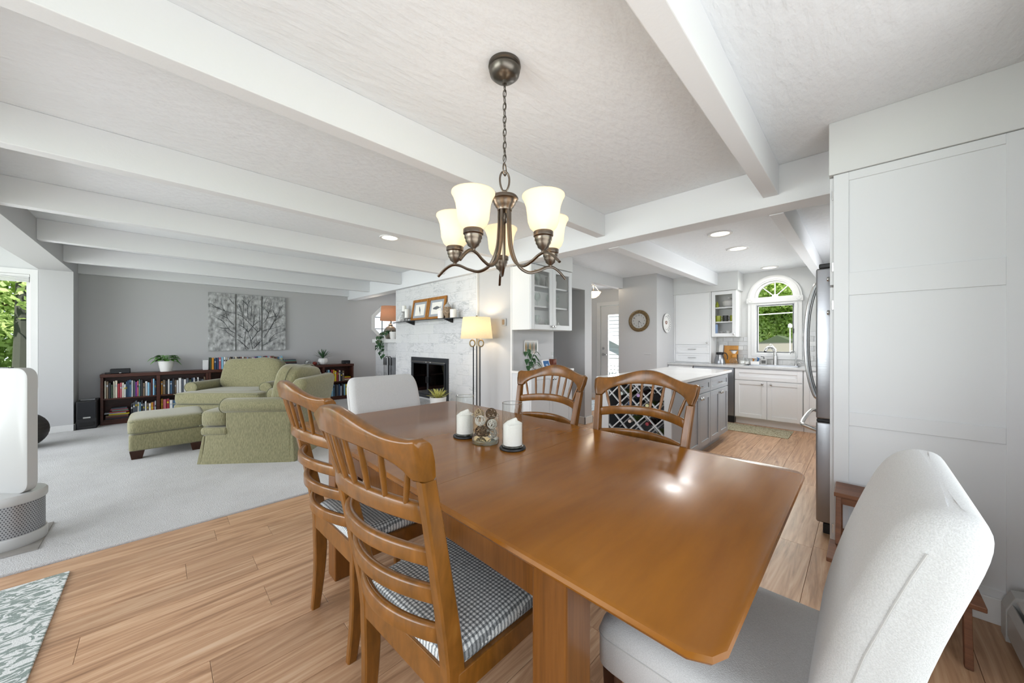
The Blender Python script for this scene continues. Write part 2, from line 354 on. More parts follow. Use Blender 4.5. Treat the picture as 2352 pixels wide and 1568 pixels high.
def marble_mat(name, a='d4d4d5', b='c4c5c7', v='8e9196', sc=1.0, rough=.22, vein=.5):
    m, nt, p = newmat(name); lk = nt.links.new
    tc = N(nt, 'ShaderNodeTexCoord'); oi = N(nt, 'ShaderNodeObjectInfo'); ml = N(nt, 'ShaderNodeMath', operation='MULTIPLY'); ml.inputs[1].default_value = 50
    cm = N(nt, 'ShaderNodeCombineXYZ'); lk(oi.outputs['Random'], ml.inputs[0]); [lk(ml.outputs[0], cm.inputs[k]) for k in range(3)]
    ad = N(nt, 'ShaderNodeVectorMath', operation='ADD'); lk(tc.outputs['Object'], ad.inputs[0]); lk(cm.outputs[0], ad.inputs[1])
    mp = N(nt, 'ShaderNodeMapping'); mp.inputs['Rotation'].default_value = (.75, 0, 0); mp.inputs['Scale'].default_value = (3*sc, 4*sc, 13*sc); lk(ad.outputs[0], mp.inputs[0])
    n = N(nt, 'ShaderNodeTexNoise'); n.inputs['Scale'].default_value = 1; n.inputs['Detail'].default_value = 7; n.inputs['Distortion'].default_value = 1.4; n.inputs['Roughness'].default_value = .62; lk(mp.outputs[0], n.inputs[0])
    sb = N(nt, 'ShaderNodeMath', operation='SUBTRACT'); sb.inputs[1].default_value = .5; ab = N(nt, 'ShaderNodeMath', operation='ABSOLUTE'); lk(n.outputs[0], sb.inputs[0]); lk(sb.outputs[0], ab.inputs[0])
    r = ramp(nt, [(0, v), (.018, b), (.06, a), (1, a)]); lk(ab.outputs[0], r.inputs[0])
    n2 = N(nt, 'ShaderNodeTexNoise'); n2.inputs['Scale'].default_value = 2.2*sc; n2.inputs['Detail'].default_value = 4; lk(ad.outputs[0], n2.inputs[0])
    r2 = ramp(nt, [(.45, '000000'), (.62, 'ffffff')]); lk(n2.outputs[0], r2.inputs[0])
    mx = N(nt, 'ShaderNodeMix', data_type='RGBA'); mx.inputs[6].default_value = L(a); lk(r.outputs[0], mx.inputs[7])
    mu = N(nt, 'ShaderNodeMath', operation='MULTIPLY_ADD'); mu.inputs[1].default_value = 1-vein*.4; mu.inputs[2].default_value = vein*.35; lk(r2.outputs[0], mu.inputs[0]); lk(mu.outputs[0], mx.inputs[0]); lk(mx.outputs[2], p.inputs['Base Color'])
    p.inputs['Roughness'].default_value = rough; return m
M['marble'] = marble_mat('marble_tile', 'dededf', 'c6c7c9', '85888c')
M['splash'] = marble_mat('backsplash_tile', 'c9c9c7', 'b9b9b8', 'a0a0a0', sc=2)
M['grout'] = mat('grout', 'cfcfce', .8)
def fabric(name, c1, c2, sc=(300, 300, 60), rough=.9, sheen=.3, bump=.25, big=.12):
    m, nt, p = newmat(name); lk = nt.links.new
    tc = N(nt, 'ShaderNodeTexCoord'); mp = N(nt, 'ShaderNodeMapping'); mp.inputs['Scale'].default_value = sc; lk(tc.outputs['Object'], mp.inputs[0])
    n = N(nt, 'ShaderNodeTexNoise'); n.inputs['Scale'].default_value = 1; n.inputs['Detail'].default_value = 2; lk(mp.outputs[0], n.inputs[0])
    n2 = N(nt, 'ShaderNodeTexNoise'); n2.inputs['Scale'].default_value = 3; n2.inputs['Detail'].default_value = 3; lk(tc.outputs['Object'], n2.inputs[0])
    mx = N(nt, 'ShaderNodeMix', data_type='FLOAT'); mx.inputs[0].default_value = big; lk(n.outputs[0], mx.inputs[2]); lk(n2.outputs[0], mx.inputs[3])
    r = ramp(nt, [(.35, c1), (.65, c2)]); lk(mx.outputs[0], r.inputs[0]); lk(r.outputs[0], p.inputs['Base Color'])
    b = N(nt, 'ShaderNodeBump'); b.inputs['Strength'].default_value = bump; b.inputs['Distance'].default_value = .003; lk(n.outputs[0], b.inputs['Height']); lk(b.outputs[0], p.inputs['Normal'])
    p.inputs['Roughness'].default_value = rough; p.inputs['Sheen Weight'].default_value = sheen; return m
M['sage'] = fabric('sage_fabric', '726f50', '8e8967', (150, 150, 30))
M['sagep'] = fabric('sage_piping', '626245', '757558', (200, 200, 200))
M['linen'] = fabric('white_linen', 'b8b8b7', 'c6c6c5', (420, 420, 420), bump=.35, sheen=.1)
M['seam'] = mat('seam_thread', 'b4b3b0', .9)
M['shadef'] = shade_mat('lamp_shade_linen', 'e6d8ba', .34, .55, .02, weave=True)
M['shader'] = shade_mat('lamp_shade_rust', 'bd9478', .22, .4, .02, weave=True)
M['shadeg'] = shade_mat('frosted_glass_shade', 'eedcc0', .30, .25, .22)
M['bulb'] = emis('bulb', 'fff0d8', 2.6)
M['led'] = emis('led_disc', 'fff1da', 3.2)
def check_mat():
    m, nt, p = newmat('houndstooth'); lk = nt.links.new
    tc = N(nt, 'ShaderNodeTexCoord'); mp = N(nt, 'ShaderNodeMapping'); mp.inputs['Rotation'].default_value = (0, 0, .0); lk(tc.outputs['Object'], mp.inputs[0])
    n = N(nt, 'ShaderNodeTexNoise'); n.inputs['Scale'].default_value = 160; lk(mp.outputs[0], n.inputs[0])
    md = N(nt, 'ShaderNodeVectorMath', operation='MULTIPLY_ADD'); md.inputs[1].default_value = (.006, .006, .006); lk(n.outputs['Color'], md.inputs[0]); lk(mp.outputs[0], md.inputs[2])
    sx = N(nt, 'ShaderNodeSeparateXYZ'); lk(md.outputs[0], sx.inputs[0]); hs = []
    for k in (0, 1):
        a = N(nt, 'ShaderNodeMath', operation='MULTIPLY'); a.inputs[1].default_value = 2*PI/.0128; lk(sx.outputs[k], a.inputs[0])
        b = N(nt, 'ShaderNodeMath', operation='SINE'); lk(a.outputs[0], b.inputs[0]); c = N(nt, 'ShaderNodeMath', operation='GREATER_THAN'); c.inputs[1].default_value = -.1; lk(b.outputs[0], c.inputs[0]); hs.append(c)
    ad = N(nt, 'ShaderNodeMath', operation='ADD'); lk(hs[0].outputs[0], ad.inputs[0]); lk(hs[1].outputs[0], ad.inputs[1]); ml = N(nt, 'ShaderNodeMath', operation='MULTIPLY'); ml.inputs[1].default_value = .5; lk(ad.outputs[0], ml.inputs[0])
    r = ramp(nt, [(0, '5a5d5e'), (.5, '8d9091'), (1, 'd4d6d4')]); r.color_ramp.elements[1].position = .5; lk(ml.outputs[0], r.inputs[0]); lk(r.outputs[0], p.inputs['Base Color']); p.inputs['Roughness'].default_value = .9; return m
M['check'] = check_mat()
def rug_mat(name, c1, c2, sc=9, dist=3.5, rough=.95):
    m, nt, p = newmat(name); lk = nt.links.new
    tc = N(nt, 'ShaderNodeTexCoord'); w = N(nt, 'ShaderNodeTexNoise'); w.inputs['Scale'].default_value = sc; w.inputs['Distortion'].default_value = dist; w.inputs['Detail'].default_value = 2.5; mp = N(nt, 'ShaderNodeMapping'); mp.inputs['Rotation'].default_value = (0, 0, .7); mp.inputs['Scale'].default_value = (1, 2.2, 1)
    lk(tc.outputs['Object'], mp.inputs[0]); lk(mp.outputs[0], w.inputs[0]); r = ramp(nt, [(.47, c1), (.51, c2)]); lk(w.outputs[0], r.inputs[0]); lk(r.outputs[0], p.inputs['Base Color'])
    n = N(nt, 'ShaderNodeTexNoise'); n.inputs['Scale'].default_value = 220; lk(tc.outputs['Object'], n.inputs[0]); b = N(nt, 'ShaderNodeBump'); b.inputs['Strength'].default_value = .5; b.inputs['Distance'].default_value = .004; lk(n.outputs[0], b.inputs['Height']); lk(b.outputs[0], p.inputs['Normal'])
    p.inputs['Roughness'].default_value = rough; return m
M['rug'] = rug_mat('damask_rug', '8a9690', 'd6d8d6')
M['rugk'] = rug_mat('kitchen_rug', '8a836a', 'b5af97', 14)
M['rugf'] = rug_mat('foyer_rug', '8f9ba6', 'ccd2d6', 10)
_cm = {}
def cmat(col, rough=.55):
    if (col, rough) not in _cm: _cm[(col, rough)] = mat('paint_'+col, col, rough)
    return _cm[(col, rough)]
# ------------------------------------------------------------------ structure
from mathutils.geometry import tessellate_polygon
def S(name, mb, m, **kw): return mb.build(name, m, kind='structure', **kw)
def wallh(name, ax, pos, th, rect, holes, m):
    """wall in the plane ax=pos (thickness th), rect=(a0,a1,z0,z1), holes = list of (a,z) polygons"""
    a0, a1, z0, z1 = rect; mb = MB(); polys = [[(a0, z0), (a1, z0), (a1, z1), (a0, z1)]]+holes
    flat = [p for q in polys for p in q]; tri = tessellate_polygon([[Vector((a, z, 0)) for a, z in q] for q in polys])
    P = (lambda a, z, d: (pos+d, a, z)) if ax == 'x' else (lambda a, z, d: (a, pos+d, z))
    F = [mb.P(P(a, z, 0)) for a, z in flat]; B = [mb.P(P(a, z, th)) for a, z in flat]
    for t in tri: mb.f.append([F[i] for i in t]); mb.f.append([B[i] for i in t][::-1])
    k = 0
    for q in polys:
        n = len(q)
        for i in range(n): a, b = k+i, k+(i+1) % n; mb.f.append([F[a], F[b], B[b], B[a]])
        k += n
    return S(name, mb, m)
R4 = lambda a0, a1, z0, z1: [(a0, z0), (a1, z0), (a1, z1), (a0, z1)]

floor = S('floor', MB().box(-2.6, 7.05, -.6, 5.6, -.14, -.012), M['subfloor'])
S('floor', MB().box(-2.6, 4.6, 5.6, 8.45, -.14, -.012), M['subfloor'])
pw, pl = .18, 1.22
pm = MB().box(0, pl-.0012, 0, pw-.0014, -.012, 0)
proto = pm.build('plank', M['plank'], floor, bevel=.0007, seg=1)
fo = Vector(OFF[floor.name]); proto.data.transform(Matrix.Translation(fo)); first = True; rg = random.Random(3)
spans = []
for r in range(32):
    y = -.5+r*pw; x0, x1 = ((-2.5, 6.93) if y < 3.1 else (3.95, 6.93)); x = x0-rg.random()*pl
    if 3.1 < y < 3.28: x0 = -2.5
    while x < x1:
        a, b = max(x, x0), min(x+pl, x1)
        if b-a > .05: spans.append((a, b, y))
        x += pl
for a, b, y in spans[:300]:
    o = proto if first else proto.copy()
    if not first: COL.objects.link(o)
    first = False; o.location = Vector((a, y, 0))-fo; o.scale = ((b-a)/pl, 1, 1)
carpet = tag(MB().box(-2.5, 3.1, 3.285, 8.33, -.01, .012).build('carpet', M['carpet'], bevel=.006), 'pale grey wall to wall carpet of the living room', 'carpet')
CZ = .012

# ceilings
S('ceiling', MB().box(-1.17, 3.22, -.6, 8.45, 2.49, 2.62), M['ceil'])
S('ceiling', MB().box(3.22, 4.6, 6.1, 8.45, 2.49, 2.62), M['ceil'])
S('ceiling', MB().box(3.22, 7.05, -.6, 5.6, 2.41, 2.62), M['ceil'])
S('ceiling', MB().box(-2.6, -1.17, -.6, 8.0, 2.6, 2.7), M['ceil'])
for y in (.412, 1.757, 3.10, 4.445, 5.785, 7.125, 8.24):
    S('ceiling_beam', MB().box(-.87, 3.02, y, y+.09, 2.283, 2.49), M['beam'], bevel=.004)
S('ceiling_beam', MB().box(3.02, 3.22, -.5, 8.33, 2.214, 2.49), M['beam'], bevel=.004)
S('ceiling_beam', MB().box(3.22, 6.58, 1.72, 1.83, 2.208, 2.41), M['beam'], bevel=.004)
S('ceiling_beam', MB().box(3.22, 6.93, .41, .50, 2.208, 2.41), M['beam'], bevel=.004)
# west side: long soffit over the opening, column, sunroom shell
S('soffit', MB().box(-1.17, -.87, -.5, 7.88, 2.25, 2.49), M['wall'])
S('wall_west', MB().box(-1.17, -.87, 7.88, 8.45, 0, 2.49), M['wall'])
S('baseboard_west', MB().box(-1.175, -.855, 7.865, 7.88, CZ, .10).box(-.87, -.855, 7.865, 8.33, CZ, .10), M['trim'], bevel=.003)
wallh('wall_sunroom', 'x', -2.6, .1, (-.6, 8.0, 0, 2.6), [R4(.3, 3.7, .3, 2.3), R4(4.3, 7.5, .45, 2.35)], M['wallwhite'])
wallh('wall_bay', 'y', 7.93, .12, (-2.5, -1.17, 0, 2.6), [R4(-2.30, -1.24, .70, 2.17)], M['wallwhite'])
wallh('wall_south', 'y', -.6, .1, (-2.6, 7.05, 0, 2.49), [R4(-2.0, 2.0, .35, 2.25), R4(4.6, 6.0, 1.0, 2.0)], M['wall'])  # the opening at the kitchen end is added for the fill light
# north wall with the octagonal window
oc = [(3.975+.36*math.cos(PI/8+k*PI/4), 1.72+.36*math.sin(PI/8+k*PI/4)) for k in range(8)]
wallh('wall_north', 'y', 8.33, .12, (-.87, 4.6, 0, 2.49), [oc], M['wall'])
S('wall_east', MB().box(4.5, 4.6, 6.1, 8.33, 0, 2.49), M['wall'])
S('wall_east', MB().box(3.12, 3.22, 3.12, 3.80, 0, 2.213), M['wall'])
S('trim_1', MB().box(3.098, 3.122, 3.10, 3.128, 0, 2.2), M['trim'], bevel=.002)
S('trim_2', MB().box(3.085, 3.12, 3.765, 3.787, 0, 2.213), M['trim'], bevel=.002)
# kitchen, hall, foyer
ar = [(.76, 1.09), (1.24, 1.09), (1.24, 1.86), (.76, 1.86)]
arch = [(1.0+.24*math.cos(a), 1.98+.24*math.sin(a)) for a in [PI*k/16 for k in range(17)]]
wallh('wall_kitchen', 'x', 6.935, .115, (-.5, 5.6, 0, 2.41), [ar, arch, R4(3.22, 4.15, 0, 2.06)], M['wallwhite'])
S('wall_bar', MB().box(3.122, 3.93, 3.10, 3.20, 0, 2.41), M['wall'])
S('wall_hall', MB().box(3.93, 4.60, 3.02, 3.12, 2.06, 2.41), M['wall'])
S('wall_hall', MB().box(4.60, 4.79, 3.02, 3.95, 0, 2.41), M['wall'])
S('wall_hall', MB().box(3.93, 4.60, 3.85, 3.95, 0, 2.41), M['wall'])
S('wall_hall', MB().box(3.83, 3.93, 3.20, 3.95, 0, 2.41), M['wall'])
S('wall_hall', MB().box(4.79, 5.86, 3.05, 3.15, 2.216, 2.41), M['wall'])
S('wall_closet', MB().box(5.86, 6.935, 2.44, 3.13, 0, 2.41), M['wall'])
S('wall_foyer', MB().box(4.69, 4.79, 3.95, 5.5, 0, 2.41), M['wall'])
S('wall_foyer', MB().box(4.69, 6.935, 5.5, 5.6, 0, 2.41), M['wall'])
S('soffit', MB().box(6.58, 6.935, 1.43, 2.44, 2.113, 2.41), M['wallwhite'], bevel=.003)
S('soffit', MB().box(3.22, 3.935, 2.775, 3.10, 2.205, 2.41), M['wallwhite'], bevel=.003)
S('soffit', MB().box(2.652, 3.02, -.5, .137, 2.2, 2.49), M['wallwhite'], bevel=.003)
S('soffit', MB().box(3.22, 4.05, -.5, .137, 2.2, 2.41), M['wallwhite'], bevel=.003)
S('baseboard_hall', MB().box(4.585, 4.805, 3.005, 3.02, 0, .11).box(4.79, 4.805, 3.005, 3.95, 0, .11).box(4.585, 4.60, 3.005, 3.12, 0, .11), M['trim'], bevel=.003)
S('baseboard_foyer', MB().box(6.92, 6.935, 4.23, 5.5, 0, .11).box(4.79, 6.92, 5.485, 5.5, 0, .11), M['trim'], bevel=.003)
S('baseboard_hall', MB().box(3.93, 4.60, 3.838, 3.85, 0, .11), M['trim'], bevel=.003)

# windows
def ring(mb, outer, inner, ax, p0, p1):
    P = (lambda a, z, d: (d, a, z)) if ax == 'x' else (lambda a, z, d: (a, d, z))
    n = len(outer); V = [[mb.P(P(a, z, d)) for a, z in q] for d in (p0, p1) for q in (outer, inner)]
    for i in range(n):
        j = (i+1) % n
        mb.f.append([V[0][i], V[0][j], V[1][j], V[1][i]]); mb.f.append([V[2][i], V[3][i], V[3][j], V[2][j]])
        mb.f.append([V[0][i], V[2][i], V[2][j], V[0][j]]); mb.f.append([V[1][i], V[1][j], V[3][j], V[3][i]])
    return mb
def panepoly(mb, poly, ax, p, t=.006):
    P = (lambda a, z, d: (d, a, z)) if ax == 'x' else (lambda a, z, d: (a, d, z))
    return mb.hexa([P(a, z, p) for a, z in poly], [P(a, z, p+t) for a, z in poly])
# window_1: sunroom window in the far end wall
mb = MB(); ring(mb, R4(-2.37, -1.175, .64, 2.24), R4(-2.30, -1.24, .70, 2.17), 'y', 7.905, 7.93)
w1 = S('window_1', mb, M['trim'], bevel=.003)
mb = MB(); ring(mb, R4(-2.30, -1.24, .70, 2.17), R4(-2.26, -1.275, .75, 2.13), 'y', 7.95, 8.0); mb.build('sash', M['trim'], w1)
panepoly(MB(), R4(-2.26, -1.275, .75, 2.13), 'y', 7.97).build('pane', M['pane'], w1)
mb = MB().box(-2.29, -1.245, 7.915, 7.95, 2.135, 2.168)
for k in range(5): mb.box(-2.285, -1.25, 7.918, 7.948, 2.066+k*.014, 2.076+k*.014)
tag(mb.build('cellular_shade', M['trim']), 'white cellular shade raised to the top of the left window', 'blind')
# window_2: octagon
mb = MB(); O = lambda r: [(3.975+r*math.cos(PI/8+k*PI/4), 1.72+r*math.sin(PI/8+k*PI/4)) for k in range(8)]
ring(mb, O(.44), O(.36), 'y', 8.30, 8.33); w2 = S('window_2', mb, M['trim'], bevel=.004)
panepoly(MB(), O(.36), 'y', 8.40).build('pane', M['pane'], w2)
for a in (-.12, .12): MB().box(3.975+a-.008, 3.975+a+.008, 8.37, 8.39, 1.37, 2.07).build('muntin', M['cord'], w2)
for a in (-.14, .14): MB().box(3.63, 4.32, 8.37, 8.39, 1.72+a-.008, 1.72+a+.008).build('muntin', M['cord'], w2)
# window_3: sink window, rectangular light below an arched one
mb = MB(); w3 = S('window_3', ring(mb, R4(.66, 1.36, .99, 1.895), R4(.745, 1.255, 1.075, 1.872), 'x', 6.905, 6.935), M['trim'], bevel=.004)
ring(MB(), R4(.62+.09, 1.38-.07, 1.03, 1.88), R4(.745, 1.255, 1.075, 1.872), 'x', 6.895, 6.905).build('inner_casing', M['trim'], w3, bevel=.003)
MB().box(6.885, 6.935, .645, 1.375, 1.895, 1.978).build('lintel', M['trim'], w3, bevel=.004)
for y in (.695, 1.325): MBX((6.885, y, 1.937), '-x').lathe([(.026, 0), (.03, .004), (.022, .008), (.012, .004), (.001, .005)], n=20).build('rosette', M['trim'], w3, smooth=True)
A = lambda r, z0=1.978: [(1.01+r*math.cos(PI*k/24), z0+r*math.sin(PI*k/24)) for k in range(25)]
for r0, r1, d in ((.35, .262, .03), (.325, .285, .042)):
    mb = MB(); a, b = A(r0), A(r1)
    for p, q, s, t in zip(a, a[1:], b[1:], b): mb.hexa([(6.935, *p), (6.935, *q), (6.935, *s), (6.935, *t)], [(6.935-d, *p), (6.935-d, *q), (6.935-d, *s), (6.935-d, *t)])
    mb.build('arch_casing', M['trim'], w3)
mb = MB(); ring(mb, R4(.755, 1.245, 1.085, 1.865), R4(.778, 1.222, 1.108, 1.842), 'x', 6.95, 6.985); mb.build('sash', M['cord'], w3)
panepoly(MB(), R4(.775, 1.225, 1.10, 1.85), 'x', 6.965).build('pane', M['pane'], w3)
panepoly(MB(), arch, 'x', 6.965).build('pane', M['pane'], w3)
mb = MB(); a, b = [(1.0+.262*math.cos(PI*k/24), 1.975+.262*math.sin(PI*k/24)) for k in range(25)], [(1.0+.225*math.cos(PI*k/24), 1.985+.225*math.sin(PI*k/24)) for k in range(25)]
for p, q, s, t in zip(a, a[1:], b[1:], b): mb.hexa([(6.931, *p), (6.931, *q), (6.931, *s), (6.931, *t)], [(6.96, *p), (6.96, *q), (6.96, *s), (6.96, *t)])
mb.box(6.94, 6.965, .76, 1.24, 1.972, 1.99); mb.build('arch_sash', M['trim'], w3)
for t in (PI/4, PI/2, 3*PI/4):
    MB().beam((6.955, 1.0+.03*math.cos(t), 1.985+.03*math.sin(t)), (6.955, 1.0+.235*math.cos(t), 1.985+.235*math.sin(t)), .016, .014, up=(1, 0, 0)).build('muntin', M['trim'], w3)
MBX((6.965, 1.0, 1.985), '-x').lathe([(.045, 0), (.045, .012), (0.001, .012)], n=20).build('muntin_hub', M['trim'], w3)
MB().box(6.93, 6.95, .757, .768, 1.40, 1.47).build('latch', M['black'], w3)
# door_1: glazed entry door in the foyer
mb = MB(); ring(mb, [(3.14, 0), (4.225, 0), (4.225, 2.135), (3.14, 2.135)], [(3.22, 0.001), (4.15, 0.001), (4.15, 2.06), (3.22, 2.06)], 'x', 6.915, 6.935)
d1 = S('door_1', mb, M['trim'], bevel=.003)
mb = MB(); ring(mb, R4(3.23, 4.14, .01, 2.05), R4(3.40, 3.97, .26, 1.865), 'x', 6.95, 6.99); slab = mb.build('door_leaf', M['trim'], d1, bevel=.002)
mb = MB(); ring(mb, R4(3.385, 3.985, .245, 1.88), R4(3.41, 3.96, .27, 1.855), 'x', 6.943, 6.95); mb.build('glass_frame', M['trim'], d1)
panepoly(MB(), R4(3.40, 3.97, .26, 1.865), 'x', 6.968).build('pane', M['pane'], d1)
MBX((6.95, 4.08, 1.12), '-x').lathe([(.028, 0), (.028, .008), (.02, .012), (.02, .02), (.001, .02)], n=16).build('deadbolt', M['chrome'], d1)
mb = MB().cyl((6.95, 4.08, .985), (6.93, 4.08, .985), .03).cyl((6.93, 4.08, .985), (6.90, 4.08, .985), .011).beam((6.90, 4.085, .985), (6.90, 3.98, .98), .014, .02); mb.build('lever', M['chrome'], d1, bevel=.002)

# octagon / other small structure: switches and plates
def plate(x, y, z, face, label, m='whitep', h=.115, w=.075, toggle=True, name='light_switch', tall=.028):
    t = thing(name, label, 'switch' if 'switch' in name else 'outlet', (x, y, z), world=True)
    if face == '-x': a = lambda u0, u1, z0, z1, d0, d1: MB().box(x-d1, x-d0, y+u0, y+u1, z+z0, z+z1)
    else: a = lambda u0, u1, z0, z1, d0, d1: MB().box(x+u0, x+u1, y-d1, y-d0, z+z0, z+z1)
    a(-w/2, w/2, -h/2, h/2, 0, .006).build('cover_plate', M[m], t, bevel=.003)
    if toggle: a(-w*.22, w*.22, -tall, tall, .006, .010).build('rocker' if 'switch' in name else 'socket', M['trim'] if 'switch' in name else M['cord'], t, bevel=.001)
    return t
plate(4.10, 3.85, 1.115, '-y', 'white rocker light switch on the hall wall beside the bar cabinet', h=.17, w=.11)
plate(6.935, 1.60, 1.13, '-x', 'white wall outlet on the backsplash beside the wood cutting board', name='wall_outlet', w=.11, h=.13, tall=.035)
plate(5.86, 2.60, 1.06, '-x', 'pale grey blank cover plate low on the clock wall', m='wall', toggle=False, name='cover_switch', h=.03, w=.12)

# ------------------------------------------------------------------ outdoors
S('ground', MB().box(-40, 60, -40, 60, -.9, -.6), cmat('6f8a48', .9))
S('bounce_slab', MB().box(-9, 10.5, -9, 11.5, -.6, -.55), cmat('a9a7a4', .9))  # unseen grey slab added so light bounced indoors is neutral, not green
S('sun_block_slab', MB().box(-3.6, 8.1, -1.9, 9.4, 2.72, 2.85), M['wallwhite'])  # unseen slab above the house, added to keep the sun out of the rooms
def leafmat(name, a, b, c):
    m, nt, p = newmat(name); lk = nt.links.new; tc = N(nt, 'ShaderNodeTexCoord'); n = N(nt, 'ShaderNodeTexNoise'); n.inputs['Scale'].default_value = 1.6; n.inputs['Detail'].default_value = 8; n.inputs['Roughness'].default_value = .75
    lk(tc.outputs['Object'], n.inputs[0]); r = ramp(nt, [(.34, a), (.5, b), (.64, c)]); lk(n.outputs[0], r.inputs[0]); lk(r.outputs[0], p.inputs['Base Color']); p.inputs['Roughness'].default_value = .6
    tl = N(nt, 'ShaderNodeBsdfTranslucent'); mx = N(nt, 'ShaderNodeMixShader'); mx.inputs[0].default_value = .45; lk(r.outputs[0], tl.inputs[0]); lk(p.outputs[0], mx.inputs[1]); lk(tl.outputs[0], mx.inputs[2]); lk(mx.outputs[0], nt.nodes['Material Output'].inputs[0])
    return m
LM = [leafmat('foliage_a', '86a05c', 'b9cd84', 'dfe9b2'), leafmat('foliage_b', '77925a', 'a9bf7c', 'd2dfa6'), leafmat('foliage_c', 'a4bd74', 'd0e096', 'edf4c4')]
BARK = mat('bark', '5a4a3c', .9, bump=.5, bscale=20)
def tree(loc, h, r, n, m, label, seed, low=.04, size=.22):
    rg = np.random.default_rng(seed); n = int(n*4); size *= .44; t = thing('tree', label, 'tree', loc, group='trees outside')
    mb = MB(); mb.tube([(0, 0, 0), (.1, .05, h*.3), (0, .1, h*.7)], [h*.018, h*.016, h*.008], 8)
    for k in range(6): a = k*1.05; mb.tube([(0, 0, h*(.3+.06*k)), (r*.5*math.cos(a), r*.5*math.sin(a), h*(.45+.07*k))], [h*.012, h*.004], 6)
    mb.build('trunk', BARK, t)
    nb = 46; B = rg.normal(size=(nb, 3)); B /= np.linalg.norm(B, axis=1)[:, None]; B *= (rg.random(nb)**.4)[:, None]
    B = B*np.array([r, r, h*(1-low)/2*.9])+np.array([0, 0, h*(low+(1-low)/2)]); R = r*(.22+.2*rg.random(nb))
    i = rg.integers(0, nb, n); d = rg.normal(size=(n, 3)); d /= np.linalg.norm(d, axis=1)[:, None]
    c = B[i]+d*(R[i]*(.75+.3*rg.random(n)))[:, None]; c[:, 2] = np.maximum(c[:, 2], .2)
    u = rg.normal(size=(n, 3)); u /= np.linalg.norm(u, axis=1)[:, None]; w = np.cross(u, d+.3*rg.normal(size=(n, 3))); w /= np.linalg.norm(w, axis=1)[:, None]; s = size*(.5+.7*rg.random(n))[:, None]
    V = np.stack([c-u*s, c+w*s*.55, c+u*s, c-w*s*.55], 1).reshape(-1, 3); F = np.arange(4*n).reshape(-1, 4)
    me = bpy.data.meshes.new('foliage'); me.from_pydata(V.tolist(), [], F.tolist()); me.materials.append(m); o = bpy.data.objects.new('foliage', me); COL.objects.link(o); o.parent = t; o['kind'] = 'stuff'
    return t
tree((19.5, 3.6, -.6), 10, 3.4, 17000, LM[2], 'large leafy tree behind the sink window, left in its view', 1)
tree((20.5, .6, -.6), 9, 3.2, 15000, LM[2], 'large leafy tree behind the sink window, right in its view', 2)
tree((23, 2.4, -.6), 12, 3.4, 14000, LM[2], 'tall tree rising behind the others outside the sink window', 3)
tree((-3.4, 16.5, -.6), 8.5, 3.4, 15000, LM[0], 'bright green leafy tree outside the left window', 4)
tree((-.6, 21, -.6), 9, 3.2, 9000, LM[1], 'darker tree farther back outside the left window', 5)
mb = MB().tube([(0, 0, 0), (.05, 0, 3), (0, .05, 7)], [.2, .17, .15], 10)
t = thing('old_tree', 'broad dark bare tree trunk outside the left window', 'tree', (-2.16, 13.3, -.6)); mb.build('trunk', mat('dark_bark', '33362f', .9, bump=.4, bscale=12), t, smooth=True)
mb = MB().box(-6, 2, 13.9, 13.95, -.05, .12).box(-6, 2, 13.9, 13.95, .25, .40)
f = thing('rail_fence', 'low pale rail fence on the lawn outside the left window', 'fence', (-2, 13.9, -.6), world=True)
MB().box(-7, 2, 14.9, 14.96, .15, .30).build('rail', cmat('d8cfb8'), f); MB().box(-7, 2, 14.9, 14.96, -.2, -.05).build('rail', cmat('d8cfb8'), f)
for k in range(5): MB().box(-7+k*2.1, -6.9+k*2.1, 14.96, 15.06, -.6, .35).build('post', cmat('cfc6ae'), f)
tag(MB().box(13.0, 13.3, -4, 8, -.6, 1.235).build('garden_wall', mat('stucco', '86827b', .9)), 'beige low wall across the view of the sink window', 'wall')
t = thing('street_lamp', 'white globe lamp post outside the sink window', 'lamp', (11.5, 1.34, -.6), world=True)
MB().tube([(11.5, 1.34, -.6), (11.5, 1.34, 1.62)], .013, 8).build('pole', cmat('e8e8e8'), t)
MB().sphere((11.5, 1.34, 1.655), .048, 12, 8).build('globe', cmat('f4f4f0'), t, smooth=True); MB().lathe([(.05, 0), (.03, .03), (.012, .045)], (11.5, 1.34, 1.69), 12).build('cap', cmat('e8e8e8'), t)
tag(MB().tube([(12.5, -3, 2.20), (12.5, 6, 1.95)], .018, 6).build('overhead_cable', cmat('f0f0ee')), 'pale overhead cable crossing the sink window view', 'cable')
t = thing('garden_shed', 'small dark gabled shed roof among the trees outside the sink window', 'shed', (17, 2.25, -.6), world=True)
mb = MB().prism([(16, 1.45, 1.1), (16, 3.05, 1.1), (16, 2.25, 1.50)], (2, 0, 0)); mb.build('roof', cmat('3a4632', .8), t); MB().box(16.1, 18, 1.5, 3.0, -.6, 1.1).build('wall', cmat('5d6b50'), t)
